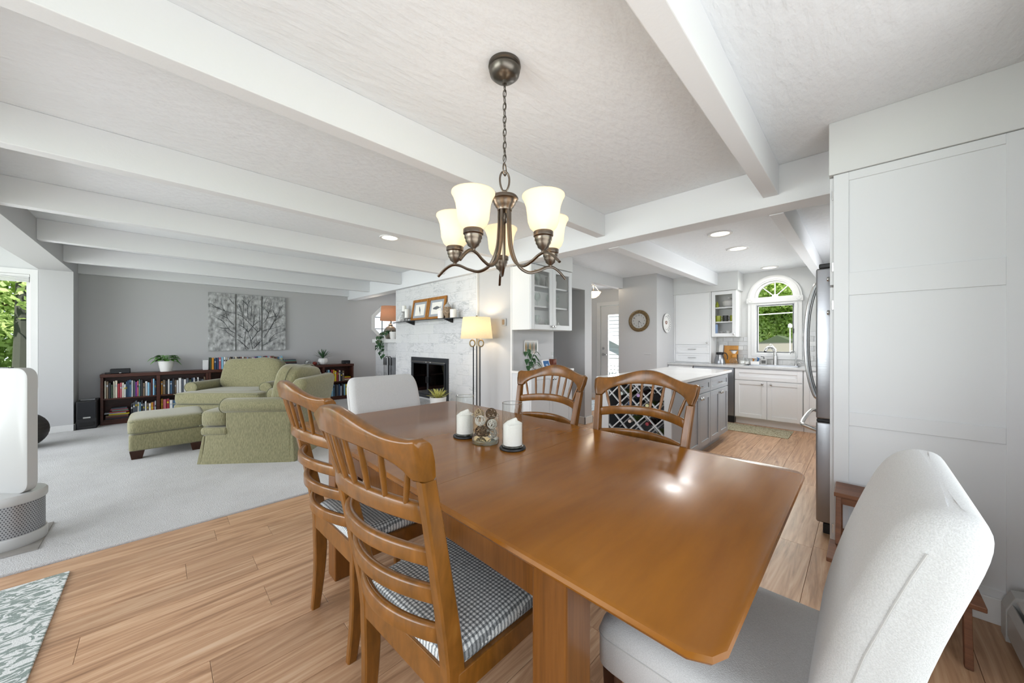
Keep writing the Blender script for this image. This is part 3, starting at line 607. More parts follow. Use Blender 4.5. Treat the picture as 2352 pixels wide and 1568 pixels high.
# white-sided neighbour seen through the entry door glass
t = thing('neighbour_house', 'white lap sided house wall behind the entry door glass', 'house', (11, 6.3, -.6), world=True)
MB().box(11.05, 11.3, 4.0, 9.0, -.6, 4.6).build('wall', cmat('d5d8dc'), t)
bd = MB().hexa([(11.028, 4.0, -.6), (11.05, 4.0, -.6), (11.05, 9, -.6), (11.028, 9, -.6)], [(11.042, 4.0, -.475), (11.05, 4.0, -.475), (11.05, 9, -.475), (11.042, 9, -.475)]).build('siding_board', cmat('bfc2c5'), t)
for k in range(1, 38): c = bd.copy(); COL.objects.link(c); c.location = (0, 0, k*.13)
MB().beam((10.9, 7.6, 2.1), (10.9, 5.2, .95), .12, .16).build('porch_rafter', cmat('f2f4f6'), t)
f = thing('porch_railing', 'white porch railing low behind the entry door glass', 'railing', (9.6, 5.6, -.6), world=True)
for z in (.15, .62): MB().box(9.58, 9.62, 4.2, 7.2, z, z+.05).build('rail', cmat('eceef0'), f)
b = MB().box(9.585, 9.615, 4.2, 4.24, -.6, .62).build('baluster', cmat('eceef0'), f)
for k in range(1, 27): c = b.copy(); COL.objects.link(c); c.location = (0, k*.11, 0)
# ------------------------------------------------------------------ cabinet helpers
def shaker(parent, name, m, o, ux, un, w, h, rail=.058, d=.02, glass=None, rails=None, label=None):
    mb = MB().frame(o, ux, un); mb.box(0, rail, 0, d, 0, h).box(w-rail, w, 0, d, 0, h).box(rail, w-rail, 0, d, 0, rail).box(rail, w-rail, 0, d, h-rail, h)
    if not glass: mb.box(rail-.002, w-rail+.002, 0, d*.45, rail-.002, h-rail+.002)
    f = mb.build(name, m, parent, bevel=.0018, seg=1, label=label)
    if glass: MB().frame(o, ux, un).box(rail-.004, w-rail+.004, d*.3, d*.5, rail-.004, h-rail+.004).build('pane', M['pane'], f)
    return f
def knob(door, p, axis, m='chrome', s=1.0):
    MBX(p, axis).lathe([(.007*s, 0), (.006*s, .012*s), (.013*s, .018*s), (.016*s, .024*s), (.014*s, .03*s), (.006*s, .033*s), (.001, .033*s)], n=16).build('knob', M[m], door, smooth=True)
def pull(parent, p, ux, un, w=.1, m='chrome'):
    p = Vector(p); ux = Vector(ux); un = Vector(un); mb = MB()
    mb.tube([p-ux*w/2, p-ux*w/2*.9+un*.022, p-ux*w/4+un*.026, p+ux*w/4+un*.026, p+ux*w/2*.9+un*.022, p+ux*w/2], .005, 8).build('pull', M[m], parent, smooth=True)
X_, Y_ = (1, 0, 0), (0, 1, 0); nX, nY = (-1, 0, 0), (0, -1, 0)

# ------------------------------------------------------------------ tall white end cabinet (right), fridge
t = thing('tall_cabinet', 'tall white pantry cabinet with a large panelled end wall beside the step stool', 'cabinet', (2.86, -.18, 0), world=True)
mb = MB().box(2.676, 3.06, -.498, .112, .10, 2.198); mb.build('carcass', M['cab'], t)
mb = MB(); Yp = [-.5, -.451, .056, .118]; zs = [(.0, .15), (.811, .884), (1.523, 1.647), (2.152, 2.198)]
mb.box(2.664, 2.676, Yp[2], Yp[3], 0, 2.198).box(2.664, 2.676, Yp[0], Yp[1], 0, 2.198)
for a, b in zs: mb.box(2.664, 2.676, Yp[1], Yp[2], a, b)
mb.build('end_frame', M['cab'], t, bevel=.0015, seg=1)
for a, b in ((.15, .811), (.884, 1.523), (1.647, 2.152)): MB().box(2.672, 2.678, Yp[1]-.002, Yp[2]+.002, a-.002, b+.002).build('end_panel', M['cab'], t)
MB().box(2.650, 2.664, -.498, .118, 0, .115).build('plinth', M['trim'], t, bevel=.003)
for z0, z1 in ((.12, 1.575), (1.588, 2.19)):
    d = shaker(t, 'door', M['cab'], (2.680, .114, z0), X_, Y_, .375, z1-z0); knob(d, (3.02, .134, z1-.12 if z0 < 1 else z0+.08), '+y')
    for z in (z0+.1, z1-.1): MB().box(2.672, 2.68, .105, .125, z-.025, z+.025).build('hinge', M['chrome'], d)

fr = thing('refrigerator', 'stainless french door refrigerator with curved bar handles, seen edge on', 'refrigerator', (3.56, -.2, 0), world=True)
MB().box(3.10, 4.01, -.498, .12, .03, 1.755).build('body', M['steeld'], fr, bevel=.005)
for x0, x1, hx in ((3.10, 3.552, 3.50), (3.558, 4.01, 3.61)):
    mb = MB(); rbox(mb, x0, x1, .13, .225, .755, 1.755, .012); d = mb.build('door', M['steel'], fr, smooth=True)
    mb = MB(); mb.tube(smooth_pts([(hx, .225, .84), (hx, .262, .87), (hx, .30, 1.05), (hx, .312, 1.28), (hx, .30, 1.5), (hx, .262, 1.68), (hx, .225, 1.71)], 5), .014, 10); mb.build('handle', M['chrome'], d, smooth=True)
    MB().box(hx-.018, hx+.018, .222, .25, .825, .875).build('handle_foot', M['blackm'], d, bevel=.003)
mb = MB(); rbox(mb, 3.10, 4.01, .13, .225, .07, .735, .012); d = mb.build('freezer_drawer', M['steel'], fr, smooth=True)
MB().tube(smooth_pts([(3.17, .225, .665), (3.17, .27, .68), (3.20, .305, .69), (3.4, .315, .69), (3.7, .315, .69), (3.9, .305, .69), (3.94, .27, .68), (3.94, .225, .665)], 5), .013, 10).build('handle', M['chrome'], d, smooth=True)
MB().box(3.105, 4.005, .12, .222, .735, .755).build('gasket', M['black'], fr, bevel=.004)
MB().box(3.11, 4.0, .08, .19, .0, .065).build('kick_grille', M['black'], fr, bevel=.004)
for x in (3.135, 3.975): MB().box(x-.03, x+.03, .06, .21, 1.755, 1.785).build('hinge_cover', M['black'], fr, bevel=.006)
t = thing('over_fridge_cabinet', 'white cabinet above the refrigerator, mostly hidden', 'cabinet', (3.55, -.2, 1.81), world=True)
MB().box(3.065, 4.05, -.498, .112, 1.81, 2.198).build('carcass', M['cabk'], t)
for k in (0, 1): shaker(t, 'door', M['cabk'], (3.07+k*.49, .114, 1.815), X_, Y_, .486, .378)

# ------------------------------------------------------------------ sink run
sb = thing('sink_cabinet', 'white two door base cabinet under the kitchen sink', 'cabinet', (6.64, 1.01, 0), world=True)
MB().box(6.345, 6.93, .595, 1.42, .10, .862).build('carcass', M['cabk'], sb); MB().box(6.40, 6.93, .595, 1.42, 0, .10).build('toe_kick', M['cabk'], sb)
shaker(sb, 'false_drawer_front', M['cabk'], (6.345, .600, .685), Y_, nX, .815, .165)
d = shaker(sb, 'door', M['cabk'], (6.345, .600, .115), Y_, nX, .405, .56); knob(d, (6.325, .955, .635), '-x')
d = shaker(sb, 'door', M['cabk'], (6.345, 1.010, .115), Y_, nX, .405, .56); knob(d, (6.325, 1.06, .635), '-x')
t = thing('corner_cabinet', 'white base cabinet in the kitchen corner beyond the refrigerator', 'cabinet', (6.5, .2, 0), world=True)
MB().box(6.345, 6.93, .15, .59, .10, .862).build('carcass', M['cabk'], t); MB().box(6.40, 6.93, .15, .59, 0, .1).build('toe_kick', M['cabk'], t)
shaker(t, 'door', M['cabk'], (6.345, .155, .115), Y_, nX, .43, .735)
MB().box(4.06, 6.93, -.498, .112, .10, .862).build('side_run', M['cabk'], t)
for k in range(4): shaker(t, 'door', M['cabk'], (4.07+k*.565, .112, .115), X_, Y_, .56, .735)
dw = thing('dishwasher', 'stainless dishwasher between the sink cabinet and the island', 'dishwasher', (6.64, 1.73, 0), world=True)
MB().box(6.36, 6.93, 1.425, 2.025, .0, .862).build('tub', M['steeld'], dw); d = MB().box(6.33, 6.36, 1.43, 2.02, .115, .855).build('door', M['steel'], dw, bevel=.004)
MB().tube([(6.33, 1.5, .79), (6.295, 1.5, .79), (6.295, 1.95, .79), (6.33, 1.95, .79)], .01, 8).build('handle', M['chrome'], d); MB().box(6.35, 6.38, 1.43, 2.02, .0, .10).build('kick_plate', M['black'], dw)
t = thing('end_base_cabinet', 'narrow white base cabinet at the left end of the sink counter', 'cabinet', (6.64, 2.22, 0), world=True)
MB().box(6.345, 6.93, 2.03, 2.435, .10, .862).build('carcass', M['cabk'], t); MB().box(6.40, 6.93, 2.03, 2.435, 0, .1).build('toe_kick', M['cabk'], t); d = shaker(t, 'drawer', M['cabk'], (6.345, 2.035, .69), Y_, nX, .395, .16); pull(d, (6.325, 2.23, .77), Y_, nX); shaker(t, 'door', M['cabk'], (6.345, 2.035, .115), Y_, nX, .395, .56)
ct = thing('countertop', 'grey quartz countertop of the sink run under the arched window', 'countertop', (6.6, 1.3, .862), world=True)
mb = MB(); mb.box(6.30, 6.42, .0, 2.44, .866, .898).box(6.82, 6.933, .0, 2.44, .866, .898).box(6.42, 6.82, .0, .66, .866, .898).box(6.42, 6.82, 1.34, 2.44, .866, .898).box(4.055, 6.30, -.498, .15, .866, .898)
mb.build('slab', M['quartzg'], ct, bevel=.002)
MB().box(6.90, 6.934, .0, 1.82, .898, .9).build('joint', M['grout'], ct)
mb = MB(); rings = [rr(6.62, 1.0, .90, .205, .345, .04), rr(6.62, 1.0, .90, .19, .33, .035), rr(6.62, 1.0, .72, .17, .31, .04), rr(6.62, 1.0, .715, .02, .02, .01)]; mb.loft(rings, cap=False); si = mb.build('kitchen_sink', M['steel'], smooth=True, ang=50, thick=.002); tag(si, 'drop in stainless sink set in the grey counter below the window', 'sink')
fa = thing('kitchen_faucet', 'tall arched brushed faucet with a lever, in front of the sink window', 'faucet', (6.875, .985, .898), world=True)
MB().lathe([(.032, 0), (.032, .006), (.027, .012), (.025, .13), (.022, .15)], (6.875, .985, .898), 20).build('base', M['chrome'], fa, smooth=True)
MB().tube(smooth_pts([(6.875, .985, 1.03), (6.87, .995, 1.12), (6.845, 1.02, 1.168), (6.80, 1.055, 1.175), (6.76, 1.085, 1.15), (6.745, 1.095, 1.115)], 5), [.022]*20+[.019]*6, 12).build('spout', M['chrome'], fa, smooth=True)
MB().tube([(6.875, .98, 1.14), (6.87, .995, 1.165), (6.865, 1.03, 1.215), (6.86, 1.05, 1.225)], [.012, .009, .007, .008], 10).build('lever', M['chrome'], fa, smooth=True)
MB().cyl((6.745, 1.095, 1.118), (6.745, 1.096, 1.10), .018).build('aerator', M['black'], fa)
f2 = thing('filter_tap', 'slim gooseneck filter tap right of the main faucet', 'faucet', (6.87, .73, .898), world=True)
MB().tube(smooth_pts([(6.87, .73, .9), (6.87, .73, 1.0), (6.87, .735, 1.09), (6.85, .76, 1.13), (6.82, .785, 1.11), (6.81, .79, 1.075)], 5), .006, 8).build('spout', M['chrome'], f2, smooth=True)
MB().lathe([(.02, 0), (.014, .015), (.01, .04)], (6.87, .73, .898), 14).build('base', M['chrome'], f2, smooth=True); MB().tube([(6.87, .71, .93), (6.85, .68, .945), (6.845, .66, .93)], [.01, .008, .005], 8).build('lever', M['chrome'], f2, smooth=True)
# upper glass cabinet and counter hutch
t = thing('glass_door_wall_cabinet', 'small white wall cabinet with one glass door left of the sink window', 'cabinet', (6.77, 1.645, 1.348), world=True)
x0, x1, y0, y1, z0, z1 = 6.625, 6.933, 1.462, 1.822, 1.348, 2.112
mb = MB().box(x0, x1, y0, y0+.015, z0, z1).box(x0, x1, y1-.015, y1, z0, z1).box(x0, x1, y0+.015, y1-.015, z0, z0+.018).box(x0, x1, y0+.015, y1-.015, z1-.018, z1).box(x1-.012, x1, y0+.015, y1-.015, z0+.018, z1-.018); mb.build('carcass', M['cabin'], t)
for z in (1.585, 1.825): MB().box(6.65, x1-.012, y0+.015, y1-.015, z, z+.02).build('shelf', M['cabk'], t)
d = shaker(t, 'door', M['cabk'], (x0, y0, z0+.004), Y_, nX, y1-y0, z1-z0-.01, rail=.055, glass=True); knob(d, (6.605, 1.49, 1.39), '-x')
h = thing('counter_hutch', 'tall white counter hutch with one door and two drawers, left of the glass cabinet', 'cabinet', (6.77, 2.13, .898), world=True)
MB().box(6.62, 6.933, 1.83, 2.438, .90, 2.112).build('carcass', M['cabk'], h)
d = MB().frame((6.62, 1.855, 1.215), Y_, nX).box(0, .555, 0, .018, 0, .885).build('door', M['cabk'], h, bevel=.002); knob(d, (6.602, 1.885, 1.25), '-x')
for z in (.915, 1.065): d = shaker(h, 'drawer', M['cabk'], (6.62, 1.855, z), Y_, nX, .555, .142, rail=.03, d=.016); pull(d, (6.604, 2.13, z+.071), Y_, nX, .13)
MB().box(6.606, 6.62, 1.83, 1.852, .90, 2.112).box(6.606, 6.62, 2.413, 2.438, .9, 2.112).box(6.606, 6.62, 1.852, 2.413, 2.103, 2.112).build('face_frame', M['cabk'], h)
# backsplash tiles, child parts of the kitchen wall
wk = bpy.data.objects['wall_kitchen']; rg = random.Random(5)
def tile_row(y0, y1, z, hh, skip, mats, x, par, th=.008, wid=.15, off=0, nm='tile'):
    y = y0-off
    while y < y1:
        a, b = max(y, y0), min(y+wid, y1)
        if b-a > .012 and not skip(a, b, z, z+hh):
            o = MB().box(x-th-rg.random()*.002, x, a+.002, b-.002, z+.002, z+hh-.002).build(nm, rg.choice(mats), par, bevel=.001, seg=1)
        y += wid
SPM = [marble_mat('splash_%d' % k, c, 'bcbcbb', 'a5a6a6', sc=2, rough=.25) for k, c in enumerate(('b9b9b8', 'cacac8', 'c2c3c4', 'd0d0ce'))]
for k in range(7):
    z = .90+k*.0745
    tile_row(.15, 1.828, z, .0745, lambda a, b, c, d: (a > .64 and b < 1.38 and d > .99) or (b > 1.462 and c > 1.345), SPM, 6.934, wk, off=(k % 2)*.075)
S('grout', MB().box(6.932, 6.9348, .15, .655, .90, 1.42).box(6.932, 6.9348, .655, 1.365, .9, .99).box(6.932, 6.9348, 1.365, 1.828, .90, 1.345).box(6.932, 6.9348, 1.365, 1.46, 1.345, 1.42), M['grout'])

# counter things
CZ1 = .9
t = thing('thermal_carafe', 'stainless thermal carafe with black lid and handle, left end of the sink counter', 'carafe', (6.62, 1.70, CZ1), rz=0)
MB().lathe([(.082, 0), (.084, .01), (.075, .07), (.055, .13), (.045, .15)], n=28).build('body', M['steel'], t, smooth=True)
MB().lathe([(.045, .15), (.052, .155), (.055, .185), (.04, .192), (.001, .192)], n=24).build('lid', M['black'], t, smooth=True)
MB().tube(smooth_pts([(0, -.045, .18), (0, -.09, .175), (0, -.115, .12), (0, -.11, .075)], 5), [.013]*16, 8, flat=.6).build('handle', M['black'], t, smooth=True)
t = thing('cutting_board', 'light wood cutting board leaning on the backsplash behind the carafe', 'board', (6.885, 1.60, CZ1)); mb = MB(); mb.loft([rr(0, 0, 0, .009, .105, .004), rr(.03, 0, .30, .009, .105, .004)]); mb.build('board', M['boardw'], t)
t = tag(MB().hexa([(6.80, 1.715, CZ1), (6.815, 1.715, CZ1), (6.815, 1.78, CZ1), (6.80, 1.78, CZ1)], [(6.905, 1.715, 1.215), (6.92, 1.715, 1.215), (6.92, 1.78, 1.215), (6.905, 1.78, 1.215)]).build('serving_board', M['white'], bevel=.003), 'narrow white board leaning behind the wood cutting board', 'board')
p = thing('pour_over_stand', 'black pour over coffee stand with wood collar and glass server', 'coffee maker', (6.70, 1.515, CZ1))
MB().lathe([(.05, 0), (.062, .03), (.062, .06), (.03, .10), (.026, .11)], n=24, cap=False).build('glass_server', M['glassv'], p, smooth=True)
MB().lathe([(.028, .10), (.04, .112), (.04, .155), (.03, .165)], n=20).build('wood_collar', M['boardw'], p, smooth=True)
MB().lathe([(.02, .17), (.045, .215), (.048, .22), (.018, .18)], n=20).build('dripper', M['white'], p, smooth=True)
MB().box(-.055, .055, -.055, .055, .222, .23).box(-.006, .006, -.062, -.05, .04, .16).build('frame', M['black'], p, bevel=.002)
t = thing('sink_caddy', 'white sponge caddy on the counter left of the soap box', 'caddy', (6.80, 1.235, CZ1)); MB().box(-.04, .04, -.06, .06, 0, .05).build('tray', M['white'], t, bevel=.006); MB().tube([(0, .03, .05), (0, .02, .085), (0, .045, .09)], [.012, .012, .008], 8).build('brush', M['framew'], t)
MB().tube([(0, -.03, .05), (0, -.045, .10), (0, -.02, .11)], [.013, .014, .01], 8).build('dish_brush', cmat('2e5f8e'), t, smooth=True)
t = thing('soap_box', 'grey patterned square soap dispenser left of the faucet', 'dispenser', (6.80, 1.12, CZ1)); MB().box(-.035, .035, -.04, .04, 0, .09).build('bottle', M['grayc'], t, bevel=.006); MB().tube([(0, 0, .09), (0, 0, .125), (0, .04, .13)], .006, 8).build('pump', M['black'], t)
MB().box(-.036, -.0355, -.028, .028, .02, .07).build('printed_pattern', cmat('4a4a48'), t)
for k, (y, r, hh) in enumerate(((1.42, .05, .085), (1.355, .04, .07))): 
    c = thing('glass_canister', ('larger', 'smaller')[k]+' clear glass canister with white contents on the sink counter', 'canister', (6.82, y, CZ1)); MB().lathe([(r, 0), (r, hh), (r*.9, hh+.01), (r*.9, hh+.02), (.001, hh+.02)], n=20).build('jar', M['glass'], c, smooth=True); MB().lathe([(r*.88, .005), (r*.88, hh*.6), (.001, hh*.65)], n=20).build('contents', M['candle'], c, smooth=True)
# inside the wall cabinet
c = thing('soup_tureen', 'white lidded tureen on the top shelf of the glass wall cabinet', 'tureen', (6.79, 1.60, 1.846)); MB().lathe([(.06, 0), (.09, .03), (.1, .09), (.102, .10)], n=28).build('bowl', M['white'], c, smooth=True); MB().lathe([(.102, .10), (.06, .135), (.02, .148), (.022, .165), (.001, .17)], n=28).build('lid', M['white'], c, smooth=True)
c = thing('pear_figure', 'small olive green pear figure on the top shelf of the glass wall cabinet', 'figurine', (6.72, 1.765, 1.846)); MB().lathe([(.02, 0), (.032, .025), (.028, .05), (.014, .08), (.008, .10), (.001, .105)], n=16).build('pear', M['green'], c, smooth=True)
MUG = [(.036, 0), (.04, .01), (.041, .10), (.037, .10), (.035, .015), (.001, .012)]
def mug(x, y, z, m, label, nm='mug', s=1, g=None):
    c = thing(nm, label, 'mug', (x, y, z), group=g); MB().lathe([(a*s, b*s) for a, b in MUG], n=20, cap=False).build('body', m, c, smooth=True)
    MB().tube([(0, -.04*s, .08*s), (0, -.065*s, .075*s), (0, -.065*s, .035*s), (0, -.04*s, .03*s)], .005, 6).build('handle', m, c, smooth=True)
mug(6.71, 1.745, 1.605, M['green'], 'olive green mug at the left of the middle shelf of the glass wall cabinet', g='mugs in the kitchen wall cabinet')
mug(6.70, 1.635, 1.605, mat('scroll_print', '3c3c3e', .4, var=.9, vscale=60), 'black and white patterned mug in the middle of the glass wall cabinet', g='mugs in the kitchen wall cabinet')
mug(6.71, 1.53, 1.605, M['green'], 'olive green mug at the right of the middle shelf of the glass wall cabinet', g='mugs in the kitchen wall cabinet')
mug(6.72, 1.70, 1.367, M['grayc'], 'light grey cup on the bottom shelf of the glass wall cabinet, left', nm='cup', s=.7, g='cups in the kitchen wall cabinet')
mug(6.72, 1.60, 1.367, M['white'], 'white cup with a handle on the bottom shelf of the glass wall cabinet, right', nm='cup', s=.8, g='cups in the kitchen wall cabinet')
tag(MB().box(6.70, 6.72, 1.755, 1.80, 1.367, 1.56).build('recipe_box', cmat('a9c3e8')), 'pale blue upright card box at the left bottom of the glass wall cabinet', 'box')
# recessed lights
for k, (x, y, z, lb) in enumerate(((4.177, 1.07, 2.41, 'recessed ceiling light over the near end of the island'), (4.996, 1.085, 2.41, 'recessed ceiling light over the far end of the island'), (6.62, 1.02, 2.41, 'recessed ceiling light right above the sink window'), (1.90, 3.93, 2.49, 'recessed ceiling light between the living room beams'))):
    t = thing('recessed_light', lb, 'light', (x, y, z-.012), group='recessed ceiling lights')
    MB().lathe([(.085, .012), (.088, .004), (.112, 0), (.114, .012)], n=32, cap=False).build('trim_ring', M['trim'], t, smooth=True); MB().lathe([(.086, .008), (.001, .007)], n=32, cap=False).build('lens', M['led'], t)
    lamp('SPOT', 'recessed_lamp', (x, y, z-.03), (38, 38, 10, 10)[k], (1, .985, .96), radius=.08)

# ------------------------------------------------------------------ kitchen island with wine rack
t = thing('kitchen_island', 'grey kitchen island with white quartz top, wine rack end, doors and drawers', 'island', (4.25, 1.6, 0), world=True)
MB().box(3.262, 5.24, 1.205, 2.0, .872, .902).build('quartz_top', M['quartz'], t, bevel=.003)
mb = MB().box(3.72, 5.21, 1.262, 1.97, .10, .868); mb.build('carcass', M['isl'], t); MB().box(3.36, 5.15, 1.33, 1.93, 0, .10).build('toe_kick', M['isl'], t)
MB().box(3.31, 3.33, 1.245, 1.311, .10, .868).box(3.31, 3.33, 1.885, 1.97, .10, .868).box(3.31, 3.33, 1.311, 1.885, .84, .868).box(3.31, 3.33, 1.311, 1.885, .10, .135).build('rack_frame', M['slat'], t, bevel=.002)
MB().box(3.33, 3.74, 1.245, 1.262, .10, .868).build('side_panel', M['isl'], t); MB().box(3.33, 3.72, 1.95, 1.97, .10, .868).build('side_panel', M['isl'], t)
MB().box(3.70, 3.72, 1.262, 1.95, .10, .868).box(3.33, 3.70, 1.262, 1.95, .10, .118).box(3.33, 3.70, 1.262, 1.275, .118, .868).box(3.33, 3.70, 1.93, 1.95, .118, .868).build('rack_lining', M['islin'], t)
def clip(c, s):   # line y*s + z = c in the rack opening
    pts = []; 
    for y in (1.311, 1.885):
        z = c-s*y
        if .135 <= z <= .84: pts.append((y, z))
    for z in (.135, .84):
        y = (c-z)/s
        if 1.311 < y < 1.885: pts.append((y, z))
    return sorted(set(pts))[:1]+sorted(set(pts))[-1:] if len(pts) > 1 else None
for xs in (3.328, 3.56):
    for s, c0 in ((1, 2.407), (-1, .735-1.672)):
        for k in range(-9, 10):
            q = clip(c0+k*.18, s)
            if q and abs(q[0][0]-q[1][0]) > .03: MB().beam((xs+(.002 if s > 0 else 0), *q[0]), (xs+(.002 if s > 0 else 0), *q[1]), .011, .018, up=(1, 0, 0)).build('slat', M['slat'], t)
for y0 in (3.745, 4.48):
    w = .725; 
    for k in ((0,) if y0 < 4 else (0,)):
        d = shaker(t, 'drawer', M['isl'], (y0, 1.262, .705), X_, nY, w, .145, rail=.045, d=.018); pull(d, (y0+w/2, 1.244, .778), X_, nY, .1)
    for k in (0, 1):
        d = shaker(t, 'door', M['isl'], (y0+k*(w/2+.0015), 1.262, .115), X_, nY, w/2-.0015, .58, d=.018); knob(d, (y0+w/2+(-.03, .03)[k], 1.244, .655), '-y', s=1.1)
BOT = [(.036, 0), (.039, .004), (.039, .17), (.034, .19), (.015, .225), (.0145, .285), (.016, .287), (.016, .30), (.001, .30)]
for (y, z, bc, cc, lb) in ((1.762, .735, '3d4a23', 'cfd9d6', 'green wine bottle with pale silver cap, top left cell'), (1.582, .735, '2a1f26', 'b394c8', 'dark wine bottle with lilac cap, top middle cell'),
        (1.672, .645, '1d2530', '35507a', 'dark wine bottle with navy cap, under the pale capped one'), (1.492, .645, '39461f', 'd9d6a0', 'green wine bottle with pale yellow cap, right middle cell'),
        (1.672, .465, '3d4a23', 'e0cfc4', 'green wine bottle with whitish pink foil neck, lower left cell'), (1.492, .465, '241714', '9a2f3a', 'dark wine bottle with red cap, lower right cell'),
        (1.402, .375, '4a5228', 'cbb98d', 'wide sparkling wine bottle with gold foil, lowest right cell'), (1.402, .735, '15161a', '101114', 'black wine bottle turned base outward, top right cell')):
    b = thing('wine_bottle', lb+' of the island wine rack', 'bottle', (3.335, y, z-.0395), group='bottles in the island wine rack')
    bk = lb.startswith('black'); big = lb.startswith('wide'); s = 1.08 if big else 1
    def bm_(prof):
        m = MB(); m.M = Matrix.Translation(Vector((.32 if not bk else .03, 0, .039)))@Matrix.Rotation(-PI/2 if not bk else PI/2, 4, 'Y'); return m.lathe(prof, n=18)
    bm_([p for p in BOT[:5]]+[(.0145, .24)]).build('glass', mat('bottle_'+bc, bc, .12), b, smooth=True); bm_([(.0152, .235), (.0152, .283), (.017, .287), (.017, .302), (.001, .302)]).build('foil_cap', cmat(cc, .35), b, smooth=True)

# ------------------------------------------------------------------ bar cabinet (upper with glass doors, lower)
u = thing('bar_wall_cabinet', 'white wall cabinet with two glass doors holding glassware above the bar counter', 'cabinet', (3.5, 2.94, 1.414), world=True)
x0, x1, y0, y1, z0, z1 = 3.10, 3.925, 2.80, 3.098, 1.414, 2.2
mb = MB().box(x0, x0+.018, y0, y1, z0, z1).box(x1-.018, x1, y0, y1, z0, z1).box(x0+.018, x1-.018, y0, y1, z0, z0+.018).box(x0+.018, x1-.018, y0, y1, z1-.018, z1).box(x0+.018, x1-.018, y1-.012, y1, z0+.018, z1-.018)
mb.build('carcass', M['cabin'], u)
for z in (1.69, 1.94): MB().box(x0+.018, x1-.018, y0+.02, y1-.012, z, z+.02).build('shelf', M['cab'], u)
for k in (0, 1):
    d = shaker(u, 'door', M['cab'], (x0+k*.4125+.002, y0, z0+.003), X_, nY, .409, z1-z0-.01, rail=.06, glass=True); knob(d, (x0+.4125+(-.025, .025)[k], y0-.02, z0+.045), '-y')
l = thing('bar_base_cabinet', 'white base cabinet with two doors and small quartz top under the glass doored wall cabinet', 'cabinet', (3.5, 2.94, 0), world=True)
MB().box(3.10, 3.925, 2.80, 3.098, 0, .875).build('carcass', M['cab'], l)
for k in (0, 1): d = shaker(l, 'door', M['cab'], (3.102+k*.4125, 2.80, .11), X_, nY, .409, .755); knob(d, (3.5125+(-.025, .025)[k], 2.78, .80), '-y')
tag(MB().box(3.08, 3.95, 2.765, 3.098, .878, .908).build('bar_countertop', M['quartz'], bevel=.002), 'short white quartz counter of the bar with a plant and a photo screen on it', 'countertop')
ZB = .908
def wineglass(x, y, z, kind, label, s=1):
    g = thing('wine_glass' if kind else 'tumbler', label, 'glass', (x, y, z), group='glassware in the bar wall cabinet')
    if kind == 1: pr = [(.032, 0), (.03, .003), (.004, .006), (.0035, .07), (.02, .085), (.036, .11), (.038, .14), (.03, .175)]
    elif kind == 2: pr = [(.03, 0), (.028, .003), (.004, .006), (.0035, .06), (.012, .08), (.022, .12), (.023, .17)]
    else: pr = [(.028, 0), (.033, .005), (.036, .10), (.034, .10), (.03, .01)]
    MB().lathe([(a*s, b*s) for a, b in pr], n=16, cap=False).build('bowl', M['glassv'], g, smooth=True, ang=80)
NM = ['first', 'second', 'third', 'fourth', 'fifth']
for zi, (z, kinds, nm) in enumerate(((1.433, (2, 2, 2, 1), 'bottom'), (1.711, (1, 1, 1, 1), 'middle'), (1.961, (1, 1, 1, 1), 'top'))):
    for k, kd in enumerate(kinds): wineglass(3.17+.085*k, 2.90+.06*(k % 2), z, kd, '%s stemmed glass from the left behind the left door, %s shelf of the bar cabinet' % (NM[k], nm))
for k in range(4): wineglass(3.56+.085*k, 2.90+.05*(k % 2), 1.711, 1, '%s stemmed glass from the left behind the right door, middle shelf of the bar cabinet' % NM[k])
wineglass(3.56, 2.9, 1.433, 0, 'clear tumbler behind the right door, bottom shelf of the bar cabinet', 1.3)
for k in range(2):
    c = thing('white_pitcher', ('left', 'right')[k]+' white pitcher on the top shelf behind the right bar cabinet door', 'pitcher', (3.60+.11*k, 2.93, 1.961)); MB().lathe([(.035, 0), (.042, .03), (.045, .08), (.034, .13), (.038, .15)], n=20, cap=False).build('body', M['white'], c, smooth=True); MB().tube([(.03, 0, .13), (.07, 0, .11), (.045, 0, .05)], .006, 6).build('handle', M['white'], c)
for k, (x, w, hh, cc, nm) in enumerate(((3.66, .03, .15, '2b2b2e', 'black'), (3.70, .035, .13, '8d3b35', 'dark red'), (3.745, .03, .17, 'cfcfcd', 'silver'), (3.80, .06, .09, 'dcdcd8', 'white'))):
    tag(MB().lathe([(w*.5, 0), (w*.5, hh*.6), (w*.25, hh*.75), (w*.25, hh), (.001, hh)], (x, 2.92, 1.433), 14).build('bar_bottle', cmat(cc, .3), smooth=True), nm+' small bottle on the bottom shelf behind the right bar cabinet door', 'bottle', 'small bottles in the bar cabinet')
